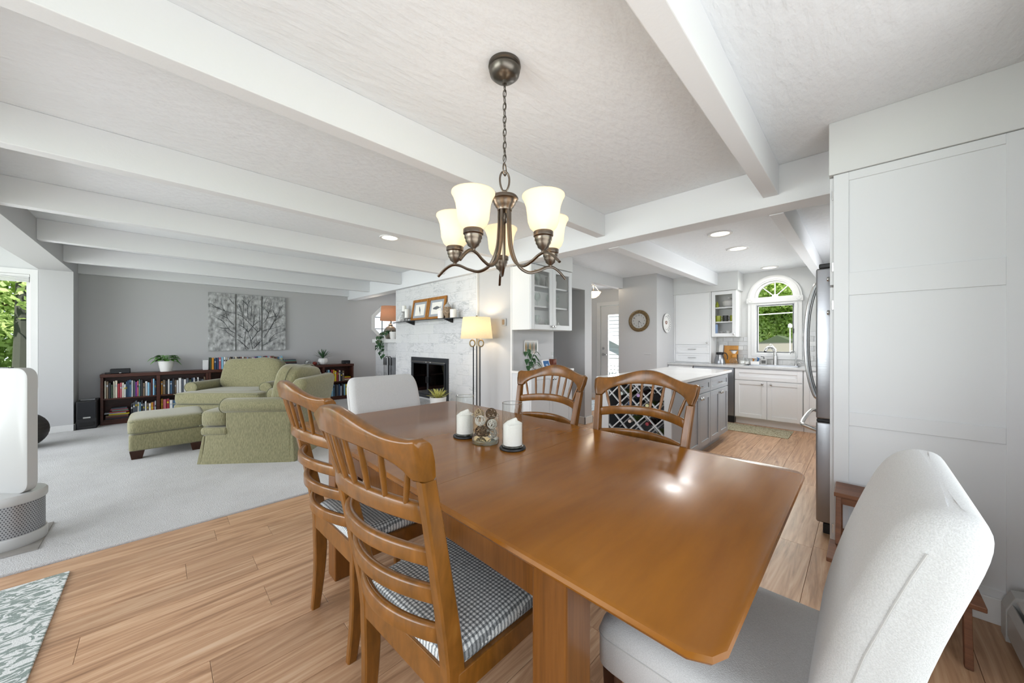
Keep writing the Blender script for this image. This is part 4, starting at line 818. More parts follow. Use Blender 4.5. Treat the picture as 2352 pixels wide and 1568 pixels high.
# fish tray
ft = thing('fish_tray', 'white rectangular tray with six upright painted fish hung on the bar wall', 'tray', (3.44, 3.098, 1.115), world=True)
mb = MB(); 
def rrxz(cx, cz, y, hx, hz, r): return [(p[0], y, p[1]) for p in rr(cx, cz, 0, hx, hz, r, 5)]
mb.loft([rrxz(3.44, 1.195, 3.098, .12, .085, .02), rrxz(3.44, 1.195, 3.08, .135, .095, .025), rrxz(3.44, 1.195, 3.078, .13, .09, .022), rrxz(3.44, 1.195, 3.088, .12, .08, .02)]); mb.build('tray', M['white'], ft, smooth=True)
for k in range(6):
    x = 3.342+k*.039; pts = []
    for i in range(13): a = i/12; pts.append((x+.0115*math.sin(PI*min(1, a*1.08))**.8*(1 if i < 12 else 0)+.002, 3.086, 1.128+.135*a))
    for i in range(12, -1, -1): a = i/12; pts.append((x-.0115*math.sin(PI*min(1, a*1.08))**.8-.002, 3.086, 1.128+.135*a))
    f = MB().prism(pts, (0, -.003, 0)).build('painted_fish', cmat(('8a6d2e', '4f564c', '94793a', '5f5f4a', '8c7358', '4a5244')[k], .4), ft)
    MB().prism([(x-.002, 3.086, 1.132), (x+.002, 3.086, 1.132), (x+.011, 3.086, 1.112), (x-.011, 3.086, 1.112)], (0, -.003, 0)).build('tail', cmat(('8a6d2e', '4f564c', '94793a', '5f5f4a', '8c7358', '4a5244')[k], .4), f)
# plant in a glass on the bar
p = thing('bar_plant', 'trailing pothos cutting in a clear glass at the left end of the bar counter', 'plant', (3.21, 2.90, ZB)); MB().lathe([(.03, 0), (.034, .005), (.036, .09)], n=20, cap=False).build('water_glass', M['glassv'], p, smooth=True)
mb = MB(); lf = MB(); rg2 = random.Random(4)
for k, (dx, dy, hh, ln) in enumerate(((-.07, -.02, .15, .08), (-.05, -.06, .12, .08), (.04, -.02, .20, .08), (-.02, -.06, .16, .08), (.06, -.06, .08, .07), (-.09, -.02, .24, .07), (-.06, -.04, .22, .09), (.0, -.06, .2, .09), (.05, -.05, .24, .08), (.08, -.02, .16, .08), (-.03, .0, .27, .08), (.03, -.08, .11, .09), (-.08, -.05, .07, .09))):
    mb.tube([(0, 0, .03), (dx*.4, dy*.4, hh*.6), (dx, dy, hh)], .0025, 5); lf.leaf((dx, dy, hh), (dx*3+.1*rg2.random(), dy*2-.1, -.15), ln*.9, .058, .5, heart=True)
mb.build('stem', M['leafd'], p); lf.build('leaves', M['leafd'], p, smooth=True, ang=180)['kind'] = 'stuff'
t = thing('silver_candle_cup', 'small crackled silver cup beside the bar plant', 'cup', (3.335, 2.87, ZB)); MB().lathe([(.026, 0), (.03, .01), (.031, .085), (.027, .085), (.025, .02)], n=20, cap=False).build('cup', mat('silver_crackle', 'd4d4d2', .3, .5, bump=.3, bscale=50), t, smooth=True)
t = thing('photo_screen', 'small white framed digital display showing blue sky on the bar counter', 'display', (3.49, 2.88, ZB), rz=.12)
mb = MB(); mb.hexa([(-.07, -.03, 0), (.09, -.03, 0), (.09, -.015, 0), (-.07, -.015, 0)], [(-.07, .01, .125), (.09, .01, .125), (.09, .025, .125), (-.07, .025, .125)]); mb.build('frame', M['white'], t, bevel=.003)
nn = Vector((0, -.125, .04)).normalized()*.002
sc = MB().hexa([Vector((-.056, -.026, .012))+nn*.2, Vector((.076, -.026, .012))+nn*.2, Vector((.076, -.026, .012))+nn, Vector((-.056, -.026, .012))+nn], [Vector((-.056, .006, .113))+nn*.2, Vector((.076, .006, .113))+nn*.2, Vector((.076, .006, .113))+nn, Vector((-.056, .006, .113))+nn]).build('screen', emis('screen', '3f5f86', .9), t)
def text(s, size, loc, rot, m, parent, name='lettering', align='CENTER', ext=.0005):
    cu = bpy.data.curves.new(name, 'FONT'); cu.body = s; cu.size = size; cu.align_x = align; cu.align_y = 'CENTER'; cu.extrude = ext; cu.materials.append(m)
    cu.resolution_u = 3; tmp = bpy.data.objects.new(name, cu); COL.objects.link(tmp); me = bpy.data.meshes.new_from_object(tmp.evaluated_get(bpy.context.evaluated_depsgraph_get())); bpy.data.objects.remove(tmp); bpy.data.curves.remove(cu)
    o = bpy.data.objects.new(name, me); COL.objects.link(o); o.parent = parent; o.location = Vector(loc)-Vector(OFF.get(parent.name, (0, 0, 0))); o.rotation_euler = rot; return o
text('4:31', .035, (.01, -.016, .062), (PI/2-.31, 0, 0), cmat('e8eef4'), sc)
MB().box(-.02, .02, .02, .05, 0, .07).build('stand', M['whitep'], t)
t = thing('whiskey_decanter', 'square glass decanter of amber brown liquor on the bar counter', 'decanter', (3.70, 2.93, ZB)); MB().box(-.036, .036, -.036, .036, .004, .13).build('liquor', mat('liquor', '6e2c12', .1), t, bevel=.004)
MB().box(-.04, .04, -.04, .04, 0, .15).build('bottle', M['glass'], t, bevel=.006); MB().lathe([(.014, .15), (.012, .18), (.022, .182), (.022, .188)], n=14).build('neck', M['glassv'], t); MB().box(-.018, .018, -.018, .018, .19, .222).build('stopper', M['glassv'], t, bevel=.004)
t = thing('wire_ornament', 'small round wire ornament beside the display on the bar counter', 'ornament', (3.42, 3.0, ZB)); MB().tube([(.035*math.cos(a), 0, .038+.035*math.sin(a)) for a in [k*PI/8 for k in range(16)]], .003, 6, closed=True).tube([(0, .02*math.cos(a), .038+.035*math.sin(a)) for a in [k*PI/8 for k in range(16)]], .003, 6, closed=True).build('ring', M['bronzed'], t)

# clock, plate, foyer lamp, thermostat
ck = thing('wall_clock', 'round wall clock with a mottled brown mosaic rim on the grey wall', 'clock', (5.858, 2.75, 1.6), world=True)
cy, cz = 2.745, 1.626
MBX((5.858, cy, cz), '-x').lathe([(.185, 0), (.188, .012), (.165, .022), (.128, .014), (.128, .008)], n=48).build('mosaic_rim', None or mat('mosaic', '64502f', .35, var=.75, vscale=55), ck, smooth=True)
MBX((5.858, cy, cz), '-x').lathe([(.128, .002), (.128, .010), (.001, .010)], n=48).build('dial', M['whitep'], ck)
for k in range(1, 13):
    a = PI/2-k*PI/6; text(str(k), .034, (5.846, cy-.1*math.cos(a), cz+.1*math.sin(a)), (PI/2, 0, -PI/2), M['black'], ck, 'numeral')
for ln, w, a in ((.06, .007, PI/2-(4+31/60)*PI/6), (.09, .005, PI/2-31*PI/30)):
    MB().beam((5.845, cy, cz), (5.845, cy-ln*math.cos(a), cz+ln*math.sin(a)), w, .002, w*.3, up=(1, 0, 0)).build('hand', M['black'], ck)
pl = thing('decor_plate', 'white oval plate with a brown motif and lettered rim on the narrow kitchen wall', 'plate', (6.25, 2.435, 1.45), world=True)
MBX((6.24, 2.438, 1.592), '-y').lathe([(.09, 0), (.15, .02), (.165, .022), (.163, .016), (.09, .004)], n=40).build('plate', M['white'], pl, smooth=True)
MBX((6.24, 2.438, 1.592), '-y').lathe([(.112, .0085), (.116, .0105), (.12, .0115)], n=40, cap=False).build('inner_line', M['grayc'], pl)
mb = MB(); mb.tube([(6.24+.03*math.cos(a)*(1+.3*math.sin(3*a)), 2.431, 1.60+.025*math.sin(a)) for a in [k*PI/8 for k in range(16)]], .006, 6, closed=True); mb.build('brown_motif', cmat('8a5a45'), pl)
for k in range(10): a = -1.2+k*.27; MB().box(6.24+.142*math.cos(a)-.006, 6.24+.142*math.cos(a)+.006, 2.416, 2.419, 1.592+.142*math.sin(a)-.01, 1.592+.142*math.sin(a)+.01).build('rim_mark', cmat('555b60'), pl)
t = thing('foyer_pendant', 'alabaster glass bowl pendant lamp in the foyer', 'lamp', (5.65, 3.53, 2.07)); MB().lathe([(.001, 0), (.05, .01), (.105, .05), (.135, .10), (.14, .11)], n=28, cap=False).build('bowl', shade_mat('alabaster', 'f2d9ac', .9, .4, .0), t, smooth=True)
for k in range(3): a = k*2*PI/3+.5; MB().tube([(.135*math.cos(a), .135*math.sin(a), .105), (.05*math.cos(a), .05*math.sin(a), .21), (0, 0, .25)], .005, 6).build('arm', M['bronzed'], t)
MB().tube([(0, 0, .25), (0, 0, .31)], .006, 6).build('rod', M['bronzed'], t); MB().lathe([(.06, .34), (.055, .32), (.01, .31)], n=20).build('canopy', M['bronzed'], t)
lamp('POINT', 'foyer_bulb', (5.65, 3.53, 2.22), 9, (1, .85, .65), radius=.05)
th = thing('thermostat', 'square white thermostat with a brown window right of the floor lamp', 'thermostat', (3.12, 3.26, 1.45), world=True)
MB().box(3.098, 3.12, 3.215, 3.295, 1.47, 1.565).build('case', M['whitep'], th, bevel=.006); MB().box(3.094, 3.098, 3.235, 3.275, 1.485, 1.55).build('window', cmat('9a8268'), th)
# kitchen and foyer rugs
tag(MB().box(5.77, 6.28, .69, 1.62, 0, .008).build('kitchen_rug', M['rugk'], bevel=.003), 'tan mottled runner rug on the floor in front of the sink cabinet', 'rug')
tag(MB().box(5.1, 6.6, 3.5, 4.9, 0, .008).build('foyer_rug', M['rugf'], bevel=.003), 'pale blue grey patterned rug on the foyer floor', 'rug')
# ------------------------------------------------------------------ fireplace
fp = thing('fireplace', 'floor to beam fireplace clad in white veined marble tiles', 'fireplace', (3.3, 4.95, 0), world=True)
FY0, FY1 = 3.787, 6.126
MB().box(3.102, 3.9, FY0, 4.45, 0, 2.212).box(3.102, 3.9, 5.53, FY1, 0, 2.212).box(3.102, 3.9, 4.45, 5.53, 1.0, 2.212).box(3.102, 3.9, 4.45, 5.53, 0, .345).box(3.6, 3.9, 4.45, 5.53, .345, 1.0).build('masonry', M['grout'], fp)
rg = random.Random(9)
MT = [marble_mat('marble_%d' % k, c, d, v, vein=w) for k, (c, d, v, w) in enumerate((('d8d8d9', 'cbccce', 'a2a5a8', .25), ('dbdbdb', 'cccdcf', 'a9acaf', .35), ('d6d6d8', 'c5c7c9', '94989c', .5), ('d9d9da', 'cacbcd', 'a8abae', .3)))]
def tiles(x, y0, y1, z0, z1, par, skip=lambda a, b, c, d: False, nm='tile', w=.305, h=.152):
    z = z0; r = 0
    while z < z1-.01:
        y = y0-(w/2 if r % 2 else 0)
        while y < y1:
            a, b, c, d = max(y, y0), min(y+w, y1), z, min(z+h, z1)
            if b-a > .02 and not skip(a, b, c, d):
                for (a2, b2, c2, d2) in cut(a, b, c, d) if par is fp else [(a, b, c, d)]:
                    MB().box(x-.02-rg.random()*.0006, x, a2+.0004, b2-.0004, c2+.0004, d2-.0004).build(nm, rg.choice(MT), par, bevel=.0007, seg=1)
            y += w
        z += h; r += 1
def cut(a, b, c, d):     # remove the fire opening from a tile
    Y0, Y1, Z0, Z1 = 4.433, 5.547, .345, 1.008
    if b <= Y0 or a >= Y1 or d <= Z0 or c >= Z1: return [(a, b, c, d)]
    out = []
    if d > Z1: out.append((a, b, Z1, d)); d = Z1
    if c < Z0: out.append((a, b, c, Z0)); c = Z0
    if a < Y0-.01: out.append((a, Y0, c, d))
    if b > Y1+.01: out.append((Y1, b, c, d))
    return [q for q in out if q[1]-q[0] > .012 and q[3]-q[2] > .012]
tiles(3.102, FY0, FY1, .33, 2.212, fp)
tag(MB().box(2.60, 3.078, 3.80, 6.12, CZ, .325).build('hearth', M['marble'], bevel=.006), 'raised white marble hearth slab below the firebox', 'hearth')
fs = MB(); ring(fs, R4(4.436, 5.545, .348, 1.006), R4(4.50, 5.48, .40, .945), 'x', 3.070, 3.10); fs = fs.build('surround', M['fire'], fp, bevel=.003)
MB().box(3.42, 3.6, 4.46, 5.52, .345, 1.0).build('firebox_back', M['firein'], fp)
for k in range(9): MB().box(3.405, 3.42, 4.50+k*.11, 4.585+k*.11, .36, .66).build('fire_brick', cmat('2b2a28', .7), fp, bevel=.003)
for k in range(9): MB().box(3.405, 3.42, 4.555+k*.11, 4.64+k*.11, .67, .97).build('fire_brick', cmat('2b2a28', .7), fp, bevel=.003)
for k in (0, 1):
    a, b = 4.51+k*.482, 4.985+k*.482; d = ring(MB(), R4(a, b, .41, .925), R4(a+.018, b-.018, .43, .905), 'x', 3.055, 3.07).build('glass_door', M['fire'], fp, bevel=.002)
    panepoly(MB(), R4(a+.015, b-.015, .427, .908), 'x', 3.06).build('pane', M['darkglass'], d)
    MB().box(3.035, 3.055, (4.955, 5.005)[k]-.012, (4.955, 5.005)[k]+.012, .60, .70).build('handle', M['blackm'], d, bevel=.003)
MB().box(3.045, 3.07, 4.50, 5.48, .925, .945).build('top_rail', M['chrome'], fs, bevel=.002)
for y in (4.93, 5.05): MB().box(3.035, 3.05, y-.04, y+.04, .928, .942).build('damper_slide', M['chrome'], fs, bevel=.002)
for k in range(3): MB().cyl((3.26, 4.75+k*.03, .37+.05*k), (3.28, 5.25-k*.02, .38+.05*k), .035, n=10).build('log', cmat('4b4640', .9), fp)
# low tiled wall with ledge left of the fireplace
lw = thing('tiled_ledge', 'low marble tiled wall with a white ledge left of the fireplace', 'ledge', (3.8, 6.8, 0), world=True)
MB().box(3.302, 4.5, 6.13, 7.44, 0, 1.24).build('masonry', M['grout'], lw); tiles(3.302, 6.13, 7.44, .02, 1.24, lw); MB().box(3.235, 4.5, 6.128, 7.52, 1.243, 1.32).build('ledge_board', M['trim'], lw, bevel=.005)
MB().box(3.268, 3.281, 6.16, 6.84, .22, .95).build('ash_door', mat('ash_door', '85878a', .6, .2, var=.25, vscale=8), lw, bevel=.003); MB().box(3.274, 3.281, 6.42, 6.52, .985, 1.01).build('vent_plate', M['cord'], lw)
# mantel shelf
ms = thing('mantel_shelf', 'thin dark glass mantel shelf on black brackets across the marble', 'shelf', (2.98, 5.05, 1.6), world=True)
pts = [(3.08, 6.06), (3.08, 4.02)]+[(3.08-.20*math.sin(PI*(.12+.76*k/14))**.7, 4.02+2.04*k/14) for k in range(15)]
MB().prism([(x, y, 1.600) for x, y in pts], (0, 0, .012)).build('glass_shelf', M['shelfglass'], ms, bevel=.002)
for y in (5.45, 4.33): MB().hexa([(3.08, y-.012, 1.55), (3.08, y+.012, 1.55), (3.065, y+.012, 1.55), (3.065, y-.012, 1.55)], [(3.08, y-.012, 1.6), (3.08, y+.012, 1.6), (2.92, y+.012, 1.6), (2.92, y-.012, 1.6)]).build('bracket', M['black'], ms)
ZM = 1.612
def fish(mb, c, L_, ang, x, flip=1):
    top = []; bot = []
    for i in range(15):
        t = i/14; w = .115*math.sin(PI*min(1, t*1.05))**.75+.012; top.append((t-.5, w)); bot.append((t-.5, -w*.8))
    body = top+[(.62, .12), (.56, 0), (.62, -.12)]+bot[::-1]
    P = [(c[0]+(a*math.cos(ang)-b*math.sin(ang))*L_*flip, c[1]+(a*math.sin(ang)+b*math.cos(ang))*L_) for a, b in body]
    mb.prism([(x, y, z) for y, z in P], (-.0015, 0, 0)); f = [(-.05, .10), (.12, .08), (.06, .18)]; g = [(-.1, -.08), (.06, -.06), (.02, -.15)]
    for q in (f, g): mb.prism([(x, c[0]+(a*math.cos(ang)-b*math.sin(ang))*L_*flip, c[1]+(a*math.sin(ang)+b*math.cos(ang))*L_) for a, b in q], (-.0015, 0, 0))
    return mb
for k, (y0, y1, ang, ll, lb) in enumerate(((4.955, 5.445, -1.15, .13, 'wood framed drawing of an upright curved fish, left on the mantel shelf'), (4.46, 4.945, .05, .2, 'wood framed drawing of a swimming fish, right on the mantel shelf'))):
    t = thing('framed_fish_print', lb, 'picture', (3.018, (y0+y1)/2, ZM), group='framed fish drawings'); t.rotation_euler = (0, .16, 0); w = (y1-y0)/2
    ring(MB(), R4(-w, w, 0, .36), R4(-w+.045, w-.045, .045, .315), 'x', -.018, 0).build('frame', M['framew'], t, bevel=.003); MB().box(-.006, -.002, -w+.04, w-.04, .04, .32).build('mat_board', cmat('9fa3aa', .8), t)
    MB().box(-.009, -.006, -w+.10, w-.10, .085, .275).build('paper', M['paper'], t); fish(MB(), (.0, .18), ll, ang, -.009, -1).build('fish', cmat('66686b', .8), t)
def candle(x, y, z, r, hh, lb, g='pillar candles on the mantel'):
    c = thing('pillar_candle', lb, 'candle', (x, y, z), group=g); MB().lathe([(r*.96, 0), (r, .004), (r, hh-.004), (r*.93, hh), (r*.7, hh-.006), (.001, hh-.008)], n=24).build('wax', M['candle'], c, smooth=True); MB().cyl((0, 0, hh-.01), (.001, 0, hh+.01), .0015, n=6).build('wick', M['black'], c)
t = thing('candle_goblet', 'grey carved goblet candle holder near the left end of the mantel', 'candle holder', (2.97, 5.60, ZM)); MB().lathe([(.045, 0), (.045, .012), (.022, .03), (.04, .07), (.045, .10), (.025, .13), (.02, .145), (.05, .165), (.052, .175), (.001, .175)], n=24).build('body', M['grayc'], t, smooth=True)
candle(2.97, 5.60, ZM+.175, .036, .10, 'white candle on the grey goblet at the left of the mantel')
t = thing('candle_stand', 'low footed white candle stand between the goblet and the fish drawings', 'candle holder', (2.96, 5.485, ZM)); MB().lathe([(.04, 0), (.012, .02), (.012, .035), (.06, .048), (.062, .058), (.001, .056)], n=24).build('dish', M['grayc'], t, smooth=True)
candle(2.96, 5.485, ZM+.058, .038, .15, 'white candle on the low footed stand left of the drawings')
t = thing('small_vase', 'small round white vase at the far left end of the mantel', 'vase', (3.0, 5.80, ZM)); MB().lathe([(.025, 0), (.042, .025), (.036, .05), (.015, .07), (.018, .085), (.012, .085)], n=20).build('vase', M['white'], t, smooth=True)
candle(2.93, 4.42, ZM, .045, .115, 'white pillar candle in front of the pierced jar on the mantel'); candle(2.97, 4.16, ZM, .048, .12, 'white pillar candle at the right end of the mantel')
t = thing('pierced_jar', 'round pierced stoneware jar with a grey lid behind a candle on the mantel', 'jar', (2.99, 4.33, ZM)); MB().lathe([(.04, 0), (.035, .02), (.06, .06), (.07, .10), (.062, .14), (.045, .165)], n=24).build('jar', mat('pierced', '8c7760', .6, var=.7, vscale=45), t, smooth=True); MB().lathe([(.05, .165), (.048, .18), (.03, .205), (.012, .22), (.014, .235), (.001, .24)], n=24).build('lid', M['grayc'], t, smooth=True)
# fire tools
t = thing('fireplace_tools', 'black iron fireplace tools hanging on a stand left of the fireplace', 'fire tools', (3.12, 6.52, CZ))
MB().lathe([(.10, 0), (.10, .015), (.02, .03), (.001, .03)], n=20).build('base', M['blackm'], t); MB().tube([(0, 0, .02), (0, 0, .96)], .008, 8).build('post', M['blackm'], t); MB().tube([(0, -.16, .93), (0, -.08, .97), (0, 0, .96), (0, .08, .97), (0, .16, .93)], .006, 8).build('crossbar', M['blackm'], t)
for k, y in enumerate((-.15, -.05, .07, .15)):
    q = MB().tube([(-.01, y, .93), (-.01, y, .18)], .006, 6).build(('poker', 'shovel', 'tongs', 'brush')[k], M['blackm'], t); MB().tube([(-.01, y, .94), (-.01, y, .80)], [.012, .017], 8).build('handle', M['black'], q)
    MB().box(-.02, 0, y-.03, y+.03, .10, .19).build('head', M['blackm'], q, bevel=.004)
# table lamp and trailing plant on the ledge
t = thing('ledge_lamp', 'ceramic table lamp with a rust linen drum shade on the tiled ledge', 'lamp', (3.52, 7.24, 1.32)); MB().lathe([(.08, 0), (.1, .02), (.14, .10), (.14, .18), (.1, .25), (.04, .29), (.05, .31), (.02, .33), (.012, .36), (.001, .36)], n=28).build('base', mat('mottled_ceramic', '77726a', .35, var=.3, vscale=25), t, smooth=True)
MB().tube([(0, 0, .35), (0, 0, .60)], .006, 8).build('stem', M['lampm'], t); MB().lathe([(.215, .40), (.19, .71)], n=40, cap=False).build('shade', M['shader'], t, smooth=True, thick=.002)
lamp('POINT', 'ledge_bulb', (3.52, 7.24, 1.88), 5, (1, .78, .55), radius=.04)
t = thing('ledge_plant', 'pothos in a white pot trailing over the front of the tiled ledge', 'plant', (3.40, 6.86, 1.32)); MB().lathe([(.06, 0), (.085, .11), (.088, .15), (.07, .15)], n=24).build('pot', M['white'], t, smooth=True)
rg = random.Random(11); st = MB(); lf = MB()
for k in range(7):
    y = .02+.05*k; ln = (.34, .22, .38, .16, .30, .12, .2)[k]; P = smooth_pts([(-.02, 0, .14), (-.10, y*.6, .17), (-.19, y, .06), (-.20, y+.01, -ln*.5), (-.20, y, -ln)], 5); st.tube(P, .003, 5)
    for i in range(4, len(P), 3): lf.leaf(P[i], (-.3+.2*rg.random(), rg.uniform(-1, 1), -.5), .075, .06, .3, heart=True)
for k in range(14): a = k*.9; lf.leaf((0, 0, .15), (math.cos(a), math.sin(a), .7), .10, .06, .5, heart=True)
st.build('stem', M['leafd'], t); lf.build('leaves', M['leafd'], t, smooth=True, ang=180)['kind'] = 'stuff'
# potted aloe and ivy on the hearth
t = thing('potted_aloe', 'yellow striped aloe in a white pot in front of the firebox', 'plant', (2.74, 4.20, .325)); MB().lathe([(.10, 0), (.115, .17), (.107, .172), (.10, .15)], n=32).build('pot', M['white'], t, smooth=True, ang=60); MB().lathe([(.104, .15), (.001, .155)], n=20, cap=False).build('soil', M['soil'], t)
lf = MB()
for k in range(26):
    a = k*2.4; el = .25+.9*(k/26); lf.leaf((.02*math.cos(a), .02*math.sin(a), .15), (math.cos(a)*math.cos(el), math.sin(a)*math.cos(el), math.sin(el)*1.1), .135+.03*(k % 3), .026, .02, fold=.35)
lf.build('leaves', M['leafy'], t, smooth=True, ang=180)['kind'] = 'stuff'
t = thing('low_ivy', 'low leafy ivy sprigs on the hearth right of the aloe', 'plant', (2.8, 3.93, .325)); lf = MB()
for k in range(30): a = k*2.4; r = .03+.004*k; lf.leaf((r*math.cos(a), r*math.sin(a), .0+.03*rg.random()), (math.cos(a), math.sin(a), .9), .05, .03, .3, heart=True)
lf.build('leaves', M['leafd'], t, smooth=True, ang=180)['kind'] = 'stuff'
# floor lamp
t = thing('floor_lamp', 'floor lamp with a linen drum shade on three dark rods, beside the marble', 'lamp', (2.86, 3.50, CZ)); MB().lathe([(.14, 0), (.14, .015), (.13, .025), (.001, .028)], n=36).build('base', M['blackm'], t, smooth=True)
c, s = math.cos(-PI/4), math.sin(-PI/4)
for q in (-.042, 0, .042): MB().tube([(q*c, q*s, .02), (q*c, q*s, 1.20)], .008, 8).build('rod', M['blackm'], t)
for q in (-.055, .055):
    MB().tube([((q+.032*math.cos(a))*c, (q+.032*math.cos(a))*s, 1.235+.042*math.sin(a)) for a in [k*PI/12 for k in range(24)]], .010, 8, closed=True, flat=.8).build('ring', M['lampm'], t, smooth=True)
MB().tube([(0, 0, 1.20), (0, 0, 1.53)], .006, 8).build('stem', M['lampm'], t); MB().lathe([(.205, 1.295), (.175, 1.565)], n=48, cap=False).build('shade', M['shadef'], t, smooth=True, thick=.002); MB().sphere((0, 0, 1.58), .012).build('finial', M['lampm'], t)
b = MB().sphere((0, 0, 1.40), .03, sz=1.3).build('bulb', M['bulb'], t, smooth=True); lamp('POINT', 'floor_lamp_bulb', (2.86, 3.50, 1.46), 6.5, (1, .80, .55), radius=.05)

# ------------------------------------------------------------------ living room
def bookcase(x, label):
    t = thing('bookcase', label, 'bookcase', (x, 8.05, CZ), group='low dark bookcases along the wall'); w = 1.225; m = M['darkw']
    MB().box(-.004, w+.004, -.012, .27, .715, .765).build('top', m, t, bevel=.004)
    for a in (0, w/2-.02, w-.03): MB().box(a, a+(.04 if .1 < a < w-.1 else .03), 0, .27, .0, .715).build('side', m, t, bevel=.002)
    for a, b in ((.03, w/2-.02), (w/2+.02, w-.03)):
        MB().box(a, b, .012, .262, .055, .075).build('bottom_shelf', m, t, bevel=.001); MB().box(a, b, .01, .262, .375, .395).build('shelf', m, t, bevel=.002); MB().box(a, b, .005, .02, 0, .055).build('plinth', m, t)
    MB().box(.0, w, .262, .268, .03, .715).build('back', M['darkw'], t); return t
bookcase(-.638, 'dark wood two bay bookcase full of books beside the black subwoofer'); bookcase(.592, 'dark wood bookcase behind the wide green armchair, under the canvas triptych'); bookcase(1.822, 'dark wood bookcase at the right end of the wall, under the spiky plant')
CN = {'e8e0cc': 'cream', 'b9c0c8': 'pale grey', '2a2d33': 'black', '7d6a55': 'brown', 'a3303c': 'red', 'c66a74': 'pink', 'e6e6e4': 'white', '2f4a6d': 'navy blue', '8a3f9e': 'purple', '5f9480': 'green', '8ec1dd': 'light blue', '6d3a36': 'maroon', 'c98a2a': 'orange', 'd9c32a': 'yellow', '595f68': 'dark grey', '4a6b8a': 'steel blue', '3a4a38': 'dark green'}
CK = list(CN)
def ordn(k): return '%d%s' % (k, 'th' if 10 < k % 100 < 14 else {1: 'st', 2: 'nd', 3: 'rd'}.get(k % 10, 'th'))
rb = random.Random(21)
def book(x, y, z, w, d, hh, col, label, group, flat=False, rz=0):
    b = thing('book', label, 'book', (x, y, z), rz=rz, group=group)
    if flat: MB().box(-d/2, d/2, 0, .004+w*0, 0, w).box(-d/2, d/2, 0, hh, 0, .003).box(-d/2, d/2, 0, hh, w-.003, w).build('cover', cmat(col, .5), b); MB().box(-d/2+.003, d/2-.003, .004, hh-.003, .003, w-.003).build('pages', M['paper'], b)
    else:
        MB().box(-w/2, w/2, 0, .003, 0, hh).box(-w/2, -w/2+.002, 0, d, 0, hh).box(w/2-.002, w/2, 0, d, 0, hh).build('cover', cmat(col, .5), b); MB().box(-w/2+.002, w/2-.002, .003, d-.003, .003, hh-.004).build('pages', M['paper'], b)
        if rb.random() < .6: z1 = hh*rb.uniform(.5, .75); MB().box(-w*.3, w*.3, -.0006, 0, z1, z1+hh*.12).build('title_band', cmat(rb.choice(('e6e6e4', '2a2d33', 'd9c32a', 'b9c0c8'))), b)
def shelf_row(x0, x1, z, cols, hr, place, y=8.075, wmul=1.0, tot=None):
    n = len(cols); ws = [rb.uniform(.7, 1.3) for _ in cols]; k0 = (x1-x0)/sum(ws); x = x0
    for k, c in enumerate(cols):
        w = ws[k]*k0; hh = rb.uniform(*hr); book(x+w/2, y+rb.uniform(0, .02), z, w*.94, .15, hh, c, '%s book, %s from left, %s' % (CN[c], ordn(k+1), place), 'books on '+place); x += w
C = lambda s: [CK[ord(ch)-97] for ch in s]   # a cream b palegrey c black d brown e red f pink g white h navy i purple j green k lightblue l maroon m orange n yellow o darkgrey p steel q darkgreen
zU, zL, zT = CZ+.395, CZ+.075, CZ+.765
shelf_row(-.60, -.052, zU, C('adcqaaefagphpgoifjcdgkolkp'), (.20, .27), 'the upper left shelf of the first bookcase')
shelf_row(.002, .55, zU, C('mdcgpcdggogoqhbcgcod'), (.21, .26), 'the upper right shelf of the first bookcase')
shelf_row(-.33, -.052, zL, C('coogkcogdgmfb'), (.19, .25), 'the lower left shelf of the first bookcase')
shelf_row(.002, .55, zL, C('mfegpggbghicoegbd'), (.20, .26), 'the lower right shelf of the first bookcase')
for k, (c, w, d, dx) in enumerate((('2a2d33', .022, .24, 0), ('6d3a36', .02, .235, 0), ('7d6a55', .02, .23, .0), ('d9c32a', .02, .21, .02), ('b9c0c8', .016, .22, -.02), ('a3303c', .018, .20, .02), ('5f9480', .018, .17, .03), ('c66a74', .014, .18, .02), ('595f68', .02, .16, .02))):
    book(-.47+dx, 8.075, zL+sum((.022, .02, .02, .02, .016, .018, .018, .014, .02)[:k]), w, d, .15, c, '%s book, %s from the bottom of the flat pile, lower left shelf' % (CN[c], ordn(k+1)), 'flat pile of books in the first bookcase', flat=True)
shelf_row(.605, 1.70, zT, C('qmhhfkgabdchadclgdfkldgaihkkcncekgfedldpgk'), (.185, .215), 'top row behind the wide armchair', y=8.10)
shelf_row(1.86, 2.40, zU, C('hlgoecdpgbkmhcg'), (.20, .26), 'the upper left shelf of the last bookcase')
shelf_row(2.46, 2.86, zU, C('gokhemnelgcd'), (.19, .26), 'the upper right shelf of the last bookcase')
shelf_row(2.46, 3.00, zL, C('hqckpcohbckngl'), (.20, .26), 'the lower right shelf of the last bookcase')
for k, c in enumerate(('7d6a55', 'e8e0cc', 'a3303c', 'd9c32a')): book(2.93, 8.075, zU+.022*k, .02, .13, .16, c, '%s book, %s from bottom of the small flat pile in the last bookcase' % (CN[c], ordn(k+1)), 'small flat pile in the last bookcase', flat=True)
for k, (c, w) in enumerate((('e6e6e4', .045), ('2a2d33', .03), ('6d3a36', .022), ('5f9480', .02), ('595f68', .02))): book(1.83, 8.09, zT+sum((.045, .03, .022, .02, .02)[:k]), w, .24-.01*k, .16, c, '%s book, %s from bottom of the flat stack on the bookcases' % (CN[c], ordn(k+1)), 'flat stack on the bookcases', flat=True)
tag(MB().box(.52, .59, 8.10, 8.22, zT, zT+.17).build('marble_bookend', M['marble'], bevel=.003), 'pale marble block at the left end of the books on the bookcases', 'bookend')
